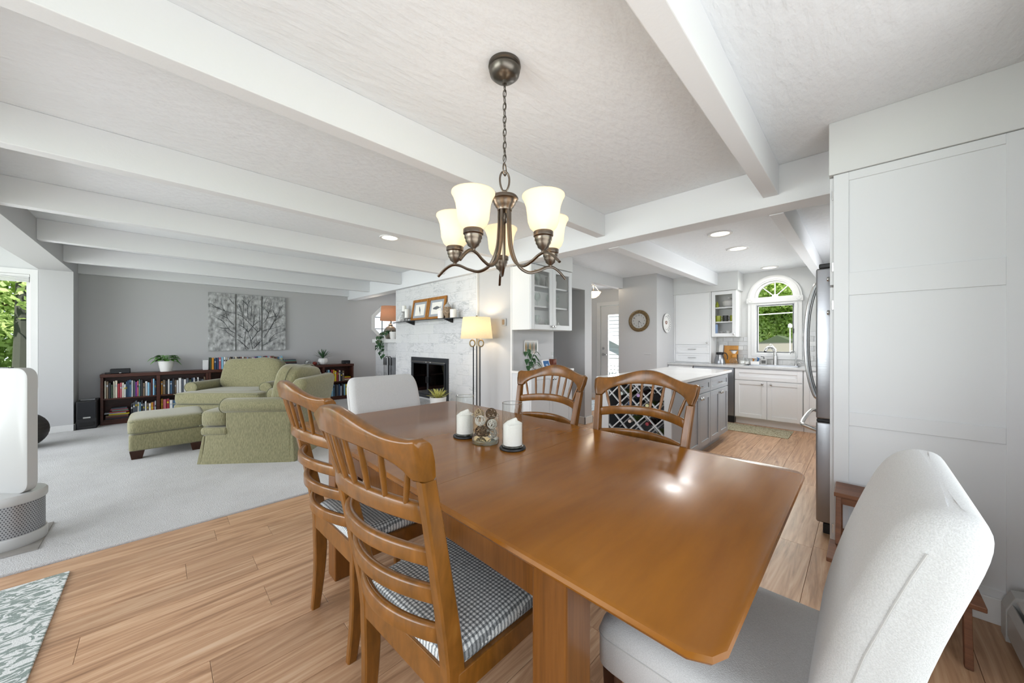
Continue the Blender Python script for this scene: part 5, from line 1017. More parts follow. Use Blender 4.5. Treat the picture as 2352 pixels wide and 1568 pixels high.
def speaker(x, lb, w=.16):
    t = thing('speaker', lb, 'speaker', (x, 8.13, zT), group='small black speakers on the bookcases'); mb = MB(); rbox(mb, -w/2, w/2, -.05, .05, 0, .075, .012); mb.build('case', M['black'], t, smooth=True); MB().box(-w/2+.008, w/2-.008, -.053, -.05, .008, .067).build('grille', M['blackm'], t); MB().box(-.012, .012, -.0545, -.053, .01, .017).build('badge', M['chrome'], t); return t
speaker(-.44, 'small black speaker at the left end of the bookcases', .21); speaker(2.91, 'small black speaker at the right end of the bookcases')
tag(MB().box(-.60, -.555, 8.12, 8.17, zT, zT+.02).build('cable_box', M['black'], bevel=.004), 'tiny black box left of the left speaker', 'box')
t = thing('potted_pothos', 'pothos in a white tapered pot on the left bookcase', 'plant', (.065, 8.15, zT)); MB().lathe([(.07, 0), (.10, .15), (.108, .155), (.108, .17), (.095, .17), (.09, .15)], n=32).build('pot', M['white'], t, smooth=True); MB().lathe([(.092, .15), (.001, .155)], n=20, cap=False).build('soil', M['soil'], t)
lf = MB(); st = MB(); rg = random.Random(3)
for k in range(22):
    a = k*2.4; r = .03+.07*rg.random(); h = .18+.08*rg.random(); p = (r*math.cos(a), r*math.sin(a)*.7, h); st.tube([(0, 0, .15), (p[0]*.5, p[1]*.5, h+.01), p], .002, 4); lf.leaf(p, (math.cos(a), math.sin(a)*.6, .25), .10, .11, .55, heart=True)
for q in ((-.13, -.02, .23), (-.10, -.03, .19), (.10, -.04, .17)): st.tube([(0, 0, .15), (q[0]*.5, q[1], q[2]+.02), q], .0025, 4); lf.leaf(q, (q[0]*5, -.2, -.2), .10, .07, .4, heart=True)
st.build('stem', M['leaf'], t); lf.build('leaves', M['leaf'], t, smooth=True, ang=180)['kind'] = 'stuff'
t = thing('spiky_plant', 'spiky narrow leaved plant in a ribbed white pot on the right bookcase', 'plant', (2.45, 8.16, zT))
rings = []
for r, z in ((.055, 0), (.085, .03), (.095, .07), (.085, .115), (.07, .135)): rings.append([(r*(1+.035*math.cos(12*a))*math.cos(a), r*(1+.035*math.cos(12*a))*math.sin(a), z) for a in [k*2*PI/48 for k in range(48)]])
MB().loft(rings).build('pot', M['white'], t, smooth=True, ang=70); lf = MB()
for k in range(22): a = k*2.4; el = .35+1.05*(k/22); lf.leaf((0, 0, .13), (math.cos(a)*math.cos(el), math.sin(a)*math.cos(el)*.8, math.sin(el)), .24, .022, .1, fold=.3)
lf.build('leaves', M['leafd'], t, smooth=True, ang=180)['kind'] = 'stuff'
t = thing('glass_cloche', 'small clear glass dome ornament on the right bookcase', 'ornament', (2.15, 8.13, zT)); MB().lathe([(.06, 0), (.062, .012), (.001, .014)], n=24).build('base', M['white'], t); MB().lathe([(.055, .014), (.06, .06), (.05, .10), (.025, .125), (.001, .13)], n=24, cap=False).build('dome', M['glassv'], t, smooth=True); MB().sphere((0, 0, .07), .028).build('crystal', M['chrome'], t, smooth=True)
t = thing('red_bauble', 'small dark red glass apple between the glass dome and the ribbed pot', 'ornament', (2.28, 8.11, zT)); MB().lathe([(.02, 0), (.042, .02), (.045, .045), (.03, .07), (.01, .065)], n=20).build('apple', cmat('6e2a22', .2), t, smooth=True); MB().tube([(0, 0, .062), (.006, 0, .085)], .003, 6).build('stalk', M['bronzed'], t)
# triptych
def tx(X, Y): px = 460+X/6.357; py = 660+Y/6.357; u = (px-1176)/807; x = 8.285*(1+u)/(1-u); D = (x+8.285)/math.sqrt(2); return x, 1.27+(784-py)/807*D
canv = mat('canvas_paint', 'a8a9a9', .8, var=.62, vscale=11, bump=.5, bscale=26, stretch=(1.6, 1, 1))
BR = [[(765,900),(740,780),(700,650)], [(700,650),(770,565),(860,490)], [(700,650),(640,590),(530,520)], [(840,650),(740,545),(620,430),(520,380),(370,350),(300,210)], [(370,350),(240,290),(150,230)], [(490,550),(400,450),(370,350)], [(640,590),(625,430),(640,150)], [(560,240),(600,340),(625,430)], [(700,460),(690,260),(740,180)], [(690,260),(610,180)], [(710,900),(610,810),(520,740),(420,670),(360,620)], [(620,740),(530,680),(430,620),(330,490),(200,420)], [(740,780),(830,660),(870,600),(860,280)], [(780,890),(900,770),(1020,600),(1110,440),(1200,260)], [(890,860),(1000,800),(1110,740)], [(900,540),(975,450),(1050,200)], [(975,450),(1100,415)], [(900,640),(1010,610),(1200,560)], [(1020,600),(1090,480),(1200,410)], [(1000,380),(930,280),(960,180)], [(430,170),(490,240)], [(170,280),(290,300)], [(660,900),(650,790),(665,640)], [(1110,440),(1060,330)], [(750,400),(745,270)], [(800,870),(870,790)], [(780,560),(790,420)], [(400,450),(300,400)], [(420,600),(300,590)], [(1000,790),(1080,690),(1190,640)]]
rt = random.Random(17); tw = []
for B in BR:
    for (a, b), (c, d) in zip(B, B[1:]):
        for _ in range(3):
            f = rt.random(); x, y = a+(c-a)*f, b+(d-b)*f; an = math.atan2(-abs(d-b)-20, (x-730)*.5+rt.uniform(-150, 150)); l = rt.uniform(35, 95)
            tw.append([(x, y), (x+l*.5*math.cos(an)+rt.uniform(-8, 8), y+l*.5*math.sin(an)), (x+l*math.cos(an+rt.uniform(-.3, .3)), y+l*math.sin(an))])
for k, lb in enumerate(('left', 'middle', 'right')):
    xa, xb = .602+k*.403, .602+k*.403+.385; t = thing('canvas_panel', lb+' canvas of the grey bare tree triptych above the bookcases', 'painting', ((xa+xb)/2, 8.31, 1.10), group='grey tree triptych', world=True)
    MB().box(xa, xb, 8.29, 8.328, 1.10, 2.155).build('canvas', canv, t, bevel=.003); mb = MB()
    for B in BR+tw:
        P = smooth_pts([(*tx(*p), 0) for p in B], 5) if len(B) > 2 else [Vector((*tx(*p), 0)) for p in B]; n = len(P)
        for i in range(n-1):
            mid = (P[i]+P[i+1])/2; w = (.010 if B not in tw else .0045)*(1-.6*i/n)
            if xa+.004 < mid.x < xb-.004 and 1.105 < mid.y < 2.15 and min(P[i].x, P[i+1].x) > xa and max(P[i].x, P[i+1].x) < xb+.01: mb.beam((P[i].x, 8.2895, P[i].y), (P[i+1].x, 8.2895, P[i+1].y), .0025, w, up=(0, 0, 1) if abs(P[i+1].y-P[i].y) < abs(P[i+1].x-P[i].x) else (1, 0, 0))
    mb.build('painted_branches', cmat('55585a', .7), t, kind='stuff')
# subwoofer, router, ball, bay heater
t = thing('subwoofer', 'black floor subwoofer between the column and the bookcase', 'speaker', (-.755, 8.08, CZ)); MB().box(-.095, .10, -.19, .2, .0, .40).build('case', M['black'], t, bevel=.01); MB().box(-.085, .09, -.197, -.19, .15, .385).build('front_grille', M['blackm'], t, bevel=.004); MB().box(-.07, .075, -.20, -.19, .045, .10).build('port', cmat('050505'), t, bevel=.004); MB().box(-.03, .04, -.200, -.197, .155, .175).build('badge', M['chrome'], t)
tag(MB().box(-.82, -.68, 7.98, 8.10, CZ+.40, CZ+.42).build('router', M['cord'], bevel=.004), 'flat silver box lying on the black subwoofer', 'router')
t = thing('exercise_ball', 'dark brown round ball on the carpet behind the white appliance', 'ball', (-1.16, 6.98, CZ)); MB().sphere((0, 0, .21), .21, 32, 20).build('ball', cmat('2a2624', .5), t, smooth=True)
for k in range(9): z = .05+.04*k; r = math.sqrt(max(.21**2-(z-.21)**2, 0)); MB().tube([(r*math.cos(a), r*math.sin(a), z) for a in [j*PI/16 for j in range(32)]], .002, 5, closed=True).build('rib', cmat('3a3430', .5), t)
def heater(x0, x1, y, sgn, z0, lb, endcap=True):
    t = thing('baseboard_heater', lb, 'heater', ((x0+x1)/2, y, z0), world=True); d = sgn; P = lambda pts: [(x0, y+d*a, z0+b) for a, b in pts]
    MB().prism(P([(0, .02), (.012, .02), (.012, .2), (0, .2)]), (x1-x0, 0, 0)).build('back_plate', M['cord'], t)
    MB().prism(P([(.0, .2), (.045, .185), (.047, .178), (.0, .19)]), (x1-x0, 0, 0)).build('top_hood', M['whitep'], t); MB().prism(P([(.066, .03), (.07, .03), (.07, .13), (.058, .165), (.054, .163), (.066, .128)]), (x1-x0, 0, 0)).build('front_cover', M['whitep'], t)
    MB().prism(P([(.02, .05), (.055, .05), (.055, .11), (.02, .11)]), (x1-x0, 0, 0)).build('fins', M['cord'], t)
    if endcap:
        for xx in (x0-.002, x1-.07): MB().prism([(xx, y+d*a, z0+b) for a, b in [(0, 0), (.074, .0), (.074, .135), (.05, .196), (0, .206)]], (.072, 0, 0)).build('end_cap', M['whitep'], t, bevel=.002)
    return t
heater(-2.3, -1.18, 7.93, -1, CZ, 'white baseboard heater below the left window'); heater(-.6, 2.60, -.5, 1, 0, 'white metal baseboard heater along the wall at the lower right corner')
# armchairs
def armchair(label, loc, rz, w):
    t = thing('armchair', label, 'armchair', loc, rz=rz); m = M['sage']; h = w/2
    mb = MB(); mb.loft([rr(0, .0, .0, h+.015, .47, .05, 5), rr(0, .0, .15, h-.005, .455, .05, 5), rr(0, .0, .30, h-.02, .44, .05, 5)]); mb.build('skirt', m, t, smooth=True, ang=60)
    for sx in (-1, 1):
        for sy in (-1, 1): MB().hexa([(sx*(h+.012), sy*.43, 0), (sx*(h+.012), sy*.475, 0), (sx*(h-.03), sy*.487, 0), (sx*(h-.03), sy*.44, 0)], [(sx*(h-.018), sy*.42, .28), (sx*(h-.018), sy*.44, .28), (sx*(h-.03), sy*.445, .28), (sx*(h-.04), sy*.42, .28)]).build('kick_pleat', m, t, bevel=.006)
    mb = MB(); rbox(mb, -h+.005, h-.005, -.462, -.20, .285, .37, .03); rbox(mb, -h+.14, h-.14, -.25, .3, .285, .37, .02); mb.build('seat_deck', m, t, smooth=True, ang=60)
    mb = MB(); mb.pillow((0, -.34, .455), h-.005, .14, .085, .28, .3); mb.pillow((0, -.07, .46), h-.135, .34, .09, .28, .3); cu = mb.build('seat_cushion', m, t, smooth=True, ang=60)
    MB().tube([(x, -.478+.0*x, z) for x, z in ((-h+.03, .385), (h-.03, .385))], .006, 6).tube([(-h+.03, -.47, .515), (h-.03, -.47, .515)], .006, 6).build('piping', M['sagep'], cu, smooth=True)
    for s in (-1, 1):
        xa = s*(h-.085); a = MB(); rbox(a, xa-.065, xa+.065, -.225, .42, .28, .60, .02); a = a.build('arm', m, t, smooth=True, ang=60)
        ringp = lambda y, q: [(xa+s*.012+q*.098*math.cos(k*PI/12), y, .585+q*.078*math.sin(k*PI/12)) for k in range(24)]
        MB().loft([ringp(-.262, .55), ringp(-.262, .82), ringp(-.252, .95), ringp(-.23, 1), ringp(.0, 1), ringp(.42, 1), ringp(.44, .9)]).build('arm_roll', m, a, smooth=True, ang=60)
        MB().tube([(xa+s*.012+.092*math.cos(k*PI/12), -.256, .585+.073*math.sin(k*PI/12)) for k in range(24)], .005, 6, closed=True).build('piping', M['sagep'], a, smooth=True)
    L_ = []
    for z, y, ty, q in ((.28, .37, .075, 0), (.5, .40, .08, 0), (.70, .44, .085, 0), (.80, .465, .08, .01), (.845, .475, .06, .03), (.858, .478, .03, .06)): L_.append(rr(0, y, z, h-.06-q, ty, .05, 5))
    MB().loft(L_).build('back', m, t, smooth=True, ang=60)
    mb = MB(); mb.pillow((0, 0, 0), h-.15, .125, .25, .42, .35, 40, 18); R_ = Matrix.Translation((0, .27, .735))@Matrix.Rotation(math.radians(-14), 4, 'X')
    rg = random.Random(w*10); v2 = []
    for v in mb.v:
        p = Vector(v); p.z += .012*math.sin(p.x*9)*(1 if p.z > 0 else 0); p.y += .01*math.sin(p.x*14+p.z*9); v2.append(tuple(R_@p))
    mb.v = v2; bc = mb.build('back_cushion', m, t, smooth=True, ang=80)
    ed = [R_@Vector(((h-.15)*math.copysign(abs(math.cos(a))**.35, math.cos(a)), -.0, .25*math.copysign(abs(math.sin(a))**.35, math.sin(a)))) for a in [k*2*PI/48 for k in range(48)]]
    MB().tube([p+Vector((0, -.0, 0)) for p in ed], .006, 6, closed=True).build('piping', M['sagep'], bc, smooth=True); return t
armchair('wide sage green rolled arm armchair facing the dining area, in front of the bookcases', (.88, 6.76, CZ), -PI/4, 1.24)
armchair('sage green armchair with skirt seen from its side, nearest the dining table', (.936, 4.89, CZ), math.atan2(-.77, -.64), .95)
ot = thing('ottoman', 'sage green rectangular ottoman on tapered wooden feet', 'ottoman', (.06, 5.80, CZ)); mb = MB(); rbox(mb, -.30, .30, -.335, .335, .09, .265, .02, .03); mb.build('base', M['sage'], ot, smooth=True, ang=60)
mb = MB(); mb.pillow((0, 0, .345), .315, .35, .088, .3, .22, 36, 14); c = mb.build('cushion', M['sage'], ot, smooth=True, ang=70)
MB().tube([(p[0], p[1], .40) for p in rr(0, 0, 0, .300, .335, .04, 5)], .005, 6, closed=True).tube([(p[0], p[1], .285) for p in rr(0, 0, 0, .305, .340, .04, 5)], .005, 6, closed=True).build('piping', M['sagep'], c, smooth=True)
for sx in (-1, 1):
    for sy in (-1, 1): MB().hexa([(sx*x, sy*y, 0) for x, y in ((.20, .235), (.28, .235), (.28, .31), (.20, .31))], [(sx*x, sy*y, .092) for x, y in ((.18, .215), (.295, .215), (.295, .33), (.18, .33))]).build('leg', M['espresso'], ot, bevel=.003, label=None)
# white appliance at the left edge
t = thing('white_appliance', 'white appliance with a tall rounded panel on a perforated drum base', 'appliance', (-.67, 3.75, .02), rz=-PI/4)
MB().lathe([(.148, 0), (.152, .01), (.152, .06), (.148, .068)], n=56).build('base_ring', M['whitep'], t, smooth=True, ang=50); MB().lathe([(.142, .068), (.142, .262)], n=56).build('drum', M['grille'], t, smooth=True)
ds = MB()
for r in range(15):
    for k in range(72):
        a = (k+.5*(r % 2))*2*PI/72; z = .076+r*.0127; ca, sa = math.cos(a), math.sin(a)
        if sa > .75: continue
        P = [Vector((.1428*ca, .1428*sa, z))+Vector((-sa, ca, 0))*.0036*x+Vector((0, 0, 1))*.0042*y for x, y in ((-1, 0), (0, -1), (1, 0), (0, 1))]; i = [ds.P(p) for p in P]; ds.f.append(i)
ds.build('perforations', cmat('3c3d40', .7), t, kind='stuff')
MB().lathe([(.148, .262), (.152, .27), (.152, .305), (.145, .316), (.001, .317)], n=56).build('drum_top', M['whitep'], t, smooth=True, ang=50); MB().lathe([(.018, .3175), (.018, .319), (.001, .319)], (-.0, -.10, 0), 20).build('button', M['trim'], t)
out = [(p[0], 0, p[1]) for p in rr(-.09, .70, 0, .235, .385, .06, 6)]; mb = MB(); mb.loft([[(x, -.022, z) for x, _, z in [(p[0], 0, p[1]) for p in rr(-.09, .70, 0, .228, .378, .055, 6)]], [(x, -.03+.012, z) for x, _, z in out], [(x, .03, z) for x, _, z in out]]); mb.build('panel', M['whitep'], t, smooth=True, ang=30)
MB().box(-.28, .02, -.012, .012, 1.083, 1.09).build('top_slot', cmat('5a5b5d'), t)
tag(MB().box(-1.1, -.524, 3.53, 3.98, CZ, .02).build('floor_mat', mat('grey_mat', '8b8782', .9, var=.1, vscale=12), bevel=.002), 'thin grey mat under the white appliance at the carpet edge', 'mat')
tag(MB().box(-2.3, -.352, 1.1, 3.09, 0, .010).build('area_rug', M['rug'], bevel=.004), 'white and sage damask patterned rug at the lower left corner', 'rug')
# ------------------------------------------------------------------ dining table
TX0, TX1, TY0, TY1, TZ = .587, 1.706, .150, 2.40, .785
tb = thing('dining_table', 'large honey brown wooden extending dining table with square legs', 'table', (1.146, 1.275, 0), world=True)
def top(y0, y1, e0, e1):
    mb = MB(); c = .045
    def ol(q, z):     # outline inset q, corner clipped where it is an outer end
        a, b, x0, x1 = y0+(q if e0 else 0), y1-(q if e1 else 0), TX0+q, TX1-q
        P = []
        P += [(x0+c, a), (x1-c, a), (x1-c*.35, a+c*.3), (x1, a+c)] if e0 else [(x0, a), (x0+.1, a), (x1-.1, a), (x1, a)]
        P += [(x1, b-c), (x1-c*.35, b-c*.3), (x1-c, b), (x0+c, b), (x0+c*.35, b-c*.3), (x0, b-c)] if e1 else [(x1, b-.01), (x1, b-.005), (x1, b), (x0, b), (x0, b-.005), (x0, b-.01)]
        P += [(x0, a+c), (x0+c*.35, a+c*.3)] if e0 else [(x0, a+.01), (x0, a+.005)]
        return [(x, y, z) for x, y in P]
    mb.loft([ol(.022, TZ-.036), ol(.004, TZ-.020), ol(0, TZ-.013), ol(.002, TZ-.004), ol(.008, TZ)]); return mb
for y0, y1, e0, e1 in ((TY0, 1.0195, 1, 0), (1.0205, 1.5395, 0, 0), (1.5405, TY1, 0, 1)): top(y0, y1, e0, e1).build('tabletop', M['tablew'], tb, smooth=True, ang=28)
for x in (.655, 1.612): MB().box(x, x+.024, .50, 2.05, .635, TZ-.036).build('apron', M['tableleg'], tb, bevel=.003)
for y in (.50, 2.026): MB().box(.68, 1.612, y, y+.024, .635, TZ-.036).build('apron', M['tableleg'], tb, bevel=.003)
for x, y in ((.65, .477), (1.54, .477), (.65, 1.97), (1.54, 1.97)): MB().box(x, x+.104, y, y+.104, 0, TZ-.037).build('leg', M['tableleg'], tb, bevel=.006)

# ------------------------------------------------------------------ wooden side chairs
YB = [(0, -.212), (.12, -.197), (.25, -.188), (.45, -.190), (.6, -.215), (.8, -.256), (.966, -.292), (1.065, -.315)]
def yb(z): return lerp_tab(YB, z)
def xw(z): return lerp_tab([(0, .205), (.45, .215), (.8, .235), (.966, .247), (1.065, .272)], z)
def rail(mb, z0, hh, bulge, arch, th=.024, n=18, wz=None, arch_b=None):
    rings = []
    for i in range(n+1):
        t = -1+2*i/n; q = 1-t*t; w = (xw(z0+hh/2)-.008); x = t*w; y = yb(z0+hh/2)-bulge*q; za = z0+(arch if arch_b is None else arch_b)*q; zb = z0+hh+arch*q
        e = .007; rings.append([(x, y-th/2+e, za), (x, y+th/2-e, za), (x, y+th/2, za+e), (x, y+th/2, zb-e), (x, y+th/2-e, zb), (x, y-th/2+e, zb), (x, y-th/2, zb-e), (x, y-th/2, za+e)])
    return mb.loft(rings)
def make_side_chair(label, loc, rz):
    t = thing('dining_chair', label, 'chair', loc, rz=rz, group='wooden spindle back dining chairs'); m = M['chairw']
    for s in (-1, 1):
        R = []
        for i in range(15):
            z = .966*i/14; w = lerp_tab([(0, .015), (.45, .019), (.966, .016)], z); d = lerp_tab([(0, .018), (.3, .028), (.5, .027), (.966, .019)], z); e = .005
            R.append([(s*xw(z)+a, yb(z)+b, z) for a, b in ((-w+e, -d), (w-e, -d), (w, -d+e), (w, d-e), (w-e, d), (-w+e, d), (-w, d-e), (-w, -d+e))])
        MB().loft(R).build('back_post', m, t, smooth=True, ang=40)
    # crest rail: arched top with flared ears
    n = 36; R = []; c2 = lambda tt: .5+.5*math.cos(PI*min(1, abs(tt)/.88))
    for i in range(n+1):
        tt = -1+2*i/n; q = 1-tt*tt; at = abs(tt); xt = tt*.278; xb = tt*.264
        zt = 1.062+.052*c2(tt)+(.006*max(0, (at-.9)/.1)); zb = .966+(.074*math.sqrt(max(0, 1-(at/.86)**2)) if at < .86 else 0)
        if at > .93: xb = math.copysign(.249+.012*(at-.93)/.07, tt)
        y0, y1 = yb(zb)-.075*q, yb(zt)-.075*q; k = .016 if at > .9 else .0145; e = .006; zt -= .012*max(0, (at-.965)/.035)
        xm = xb+(xt-xb)*.75 if at > .9 else (xb+xt)/2; P = []
        for (x, y, z) in ((xb, y0-k+e, zb), (xb, y0+k-e, zb), (xb, y0+k, zb+e), (xm, (y0+y1)/2+k, (zb+zt)/2), (xt, y1+k, zt-e*1.3), (xt, y1+k-e, zt), (xt, y1-k+e, zt), (xt, y1-k, zt-e*1.3), (xm, (y0+y1)/2-k, (zb+zt)/2), (xb, y0-k, zb+e)): P.append((x, y, z))
        R.append(P)
    MB().loft(R).build('crest_rail', m, t, smooth=True, ang=180, wn=True)
    rail(MB(), .853, .046, .072, .022).build('slat', m, t, smooth=True, ang=180, wn=True)
    rail(MB(), .742, .042, .070, .014).build('slat', m, t, smooth=True, ang=180, wn=True); rail(MB(), .640, .044, .068, .010).build('slat', m, t, smooth=True, ang=180, wn=True); rail(MB(), .528, .046, .064, .006).build('slat', m, t, smooth=True, ang=180, wn=True)
    for k in range(8):
        f = (k-3.5)/3.5; tb_ = f*.78; tt = f*.84; q = 1-tb_**2; qt = 1-tt**2; zb = .897+.02*q; zt = .97+.070*math.sqrt(max(0, 1-(abs(tt)/.86)**2))
        MB().tube([A_ + (B_-A_)*w_ for w_ in (0, .5, 1) for A_, B_ in ((Vector((tb_*.235, yb(.89)-.071*q, zb-.008)), Vector((tt*.258, yb(zt)-.073*qt, zt+.008))),)], [.006, .0078, .006], 10).build('spindle', m, t, smooth=True, ang=62)
    MB().loft([[( -.2, -.215, .385), (.2, -.215, .385), (.2, -.190, .385), (-.2, -.190, .385)], [(-.2, -.215, .468), (.2, -.215, .468), (.2, -.190, .468), (-.2, -.190, .468)]]).build('back_seat_rail', m, t, bevel=.003)
    for s in (-1, 1): MB().hexa([(s*.212, -.19, .395), (s*.235, -.19, .395), (s*.252, .22, .395), (s*.229, .22, .395)], [(s*.212, -.19, .455), (s*.235, -.19, .455), (s*.252, .22, .455), (s*.229, .22, .455)]).build('seat_rail', m, t, bevel=.003)
    MB().box(-.225, .225, .215, .24, .395, .455).build('seat_rail', m, t, bevel=.003)
    mb = MB(); L_ = []
    for z, q in ((.452, .006), (.466, 0), (.484, .002), (.496, .012), (.503, .035), (.505, .1)): 
        w = .243-q; L_.append([(x*(.92 if y < 0 else 1.0), y, zz) for x, y, zz in rr(0, .018, z, w, .225-q, .04, 5)])
    mb.loft(L_).build('seat_cushion', M['check'], t, smooth=True, ang=80)
    for s in (-1, 1): MB().loft([rr(s*.222, .222, 0, .015, .015, .004, 1), rr(s*.226, .215, .30, .020, .020, .004, 1), rr(s*.228, .212, .455, .022, .022, .004, 1)]).build('front_leg', m, t, bevel=.002)
    return t
ch = make_side_chair('nearest wooden spindle back chair on the left side of the table', (.690, .945, 0), -PI/2+.06)
dup(ch, 'wooden spindle back chair behind the nearest one on the left side of the table', (.742, 1.655, 0), -PI/2+.035)
dup(ch, 'spindle back wooden chair right of the table, in front of the wine rack', (1.487, .826, 0), PI/2)
dup(ch, 'spindle back wooden chair right of the table, in front of the bar cabinet', (1.495, 1.456, 0), PI/2)

# ------------------------------------------------------------------ white upholstered end chairs
def parsons(label, loc, rz):
    t = thing('upholstered_chair', label, 'chair', loc, rz=rz, group='white upholstered end chairs'); m = M['linen']
    mb = MB(); L_ = []
    for z, q in ((.36, .012), (.375, .0), (.46, .0), (.485, .008), (.500, .03), (.506, .08)): L_.append(rr(0, .25, z, .25-q, .285-q, .04, 6))
    mb.loft(L_); se = mb.build('seat', m, t, smooth=True, ang=70)
    MB().tube([(p[0], p[1], .455) for p in rr(0, .25, 0, .2505, .2855, .04, 6)], .0015, 5, closed=True).build('seam', M['seam'], se)
    mb = MB(); L_ = []
    prof = [(.37, .035, .058, 0), (.50, .030, .062, -.004), (.62, .010, .062, -.008), (.74, -.018, .060, -.012), (.84, -.048, .058, -.014), (.90, -.068, .057, -.012), (.94, -.082, .055, -.008), (.968, -.092, .050, .0), (.986, -.098, .040, .010), (.997, -.102, .026, .024), (1.002, -.104, .012, .04), (1.003, -.104, .003, .052)]
    for z, y, ty, q in prof: L_.append(rr(0, y, z, .262-q, ty, min(.045, ty*.9), 8))
    mb.loft(L_); b = mb.build('backrest', m, t, smooth=True, ang=180, sub=1)
    for s in (-1, 1): MB().tube([(s*(.2625-q), y+ty-min(.045, ty*.9)+.002, z) for z, y, ty, q in prof[:7]], .0015, 5).build('seam', M['seam'], b)
    for sx in (-1, 1):
        MB().loft([rr(sx*.215, .49, 0, .013, .013, .003, 1), rr(sx*.22, .495, .365, .021, .021, .004, 1)]).build('leg', M['espresso'], t, bevel=.002)
        MB().loft([rr(sx*.215, -.03, 0, .013, .013, .003, 1), rr(sx*.22, .02, .38, .021, .021, .004, 1)]).build('leg', M['espresso'], t, bevel=.002)
    return t
pc = parsons('white upholstered chair close to the camera at the near end of the table', (1.112, .0, 0), 0)
dup(pc, 'white upholstered chair at the far end of the table by the living room', (1.228, 2.565, 0), PI)

# ------------------------------------------------------------------ centrepiece
def hurricane(x, y, lb):
    t = thing('hurricane_vase', lb, 'vase', (x, y, TZ), group='glass hurricane vases with candle sand')
    MB().lathe([(.058, 0), (.060, .004), (.058, .009), (.001, .009)], n=36).build('saucer', M['black'], t, smooth=True); MB().lathe([(.047, .010), (.048, .016), (.048, .018), (.001, .018)], n=36).build('glass_base', M['glassv'], t, smooth=True)
    MB().lathe([(.047, .018), (.047, .207)], n=40, cap=False).build('cylinder', M['glassv'], t, smooth=True, ang=50); CI = lambda q, z: [(q*math.cos(a), q*math.sin(a), z) for a in [k*PI/20 for k in range(40)]]
    MB().tube(CI(.0465, .207), .0014, 6, closed=True).build('rim', M['glassrim'], t, smooth=True); MB().tube(CI(.046, .015), .003, 6, closed=True).build('foot_ring', M['glassrim'], t, smooth=True); r = MB(); R = []
    for q in (.043, .043): R.append([(q*math.cos(a), q*math.sin(a), .020) for a in [k*PI/20 for k in range(40)]])
    R[1] = [(x_, y_, .112+.004*math.cos(a+1.2)) for (x_, y_, _), a in zip(R[1], [k*PI/20 for k in range(40)])]; R.append([(x_*.55, y_*.55, .122+.004*math.cos(2*a+1)) for (x_, y_, _), a in zip(R[1], [k*PI/20 for k in range(40)])]); R.append([(x_*.2+.008, y_*.2-.008, .136) for (x_, y_, _) in R[1]]); R.append([(x_*.03+.01, y_*.03-.01, .140) for (x_, y_, _) in R[1]])
    r.loft(R).build('wax_sand', M['wax'], t, smooth=True, ang=60)
hurricane(1.100, 1.440, 'tall glass cylinder with white candle sand, left and farther of the pair'); hurricane(1.130, 1.126, 'tall glass cylinder with white candle sand, right and nearer of the pair')
CI_ = lambda q, z: [(q*math.cos(a), q*math.sin(a), z) for a in [k*PI/20 for k in range(40)]]
t = thing('glass_bowl', 'short wide glass cylinder filled with woven twig balls, middle of the table', 'bowl', (1.105, 1.285, TZ)); MB().lathe([(.063, 0), (.066, .004), (.066, .132)], n=44, cap=False).build('cylinder', M['glassv'], t, smooth=True, ang=50); MB().tube(CI_(.0655, .132), .0016, 6, closed=True).build('rim', M['glassrim'], t, smooth=True); MB().lathe([(.063, .001), (.0655, .006), (.0655, .018), (.062, .021), (.001, .0205)], n=44).build('thick_base', M['glassrim'], t, smooth=True)
rg = random.Random(8)
for k, (x, y, z, r, c, lb) in enumerate(((-.024, .018, .050, .028, '4f3d2c', 'dark brown twig ball at the bottom left'), (.030, -.012, .048, .026, 'b9b3a8', 'pale grey twig ball at the bottom right'), (-.002, -.033, .062, .025, '5b4a38', 'brown twig ball low at the front'), (.022, .028, .082, .026, '6d5a3c', 'olive brown twig ball in the middle at the back'), (.034, -.026, .094, .023, 'c9c4ba', 'whitish twig ball at the right of the middle'), (-.026, .006, .103, .025, 'd4cfc6', 'white twig ball in the middle of the top'), (-.034, .034, .132, .024, 'a89678', 'tan twig ball at the top left'), (.026, .02, .134, .027, '5a4630', 'dark brown twig ball at the top right'))):
    b = thing('twig_ball', lb+' of the glass bowl', 'ball', (1.105+.707*(x+y), 1.285+.707*(y-x), TZ+z-r), group='twig balls in the glass bowl'); mb = MB()
    for j in range(11):
        ax = Vector((rg.gauss(0, 1), rg.gauss(0, 1), rg.gauss(0, 1))).normalized(); u = ax.orthogonal().normalized(); v = ax.cross(u); o = ax*rg.uniform(-.4, .4)*r; rr_ = math.sqrt(r*r-o.length_squared)*.97
        mb.tube([Vector((0, 0, r))+o+u*rr_*math.cos(a)+v*rr_*math.sin(a) for a in [i*PI/9 for i in range(18)]], .0016, 4, closed=True)
    mb.build('twigs', cmat(c, .8), b)
# ------------------------------------------------------------------ chandelier
cx, cy = 1.073, 1.119
t = thing('chandelier', 'bronze five arm chandelier with frosted glass bell shades above the table', 'chandelier', (cx, cy, 1.55)); ZC = 2.49-1.55
MB().lathe([(.070, ZC), (.0715, ZC-.012), (.066, ZC-.016), (.066, ZC-.022), (.069, ZC-.026), (.064, ZC-.045), (.045, ZC-.062), (.018, ZC-.070), (.012, ZC-.072), (.010, ZC-.085), (.001, ZC-.085)], n=44).build('canopy', M['bronzed'], t, smooth=True, ang=50)
z = ZC-.085; k = 0; z_end = .50
lk_ = .0285; nl = int((z-z_end)/lk_)
for k in range(nl):
    zc = z-lk_*(k+.5); a0 = (k % 2)*PI/2+.4; MB().tube([(.0075*math.cos(a)*math.cos(a0), .0075*math.cos(a)*math.sin(a0), zc+.0185*math.sin(a)) for a in [i*PI/7 for i in range(14)]], .0021, 5, closed=True).build('chain_link', M['bronzed'], t, smooth=True)
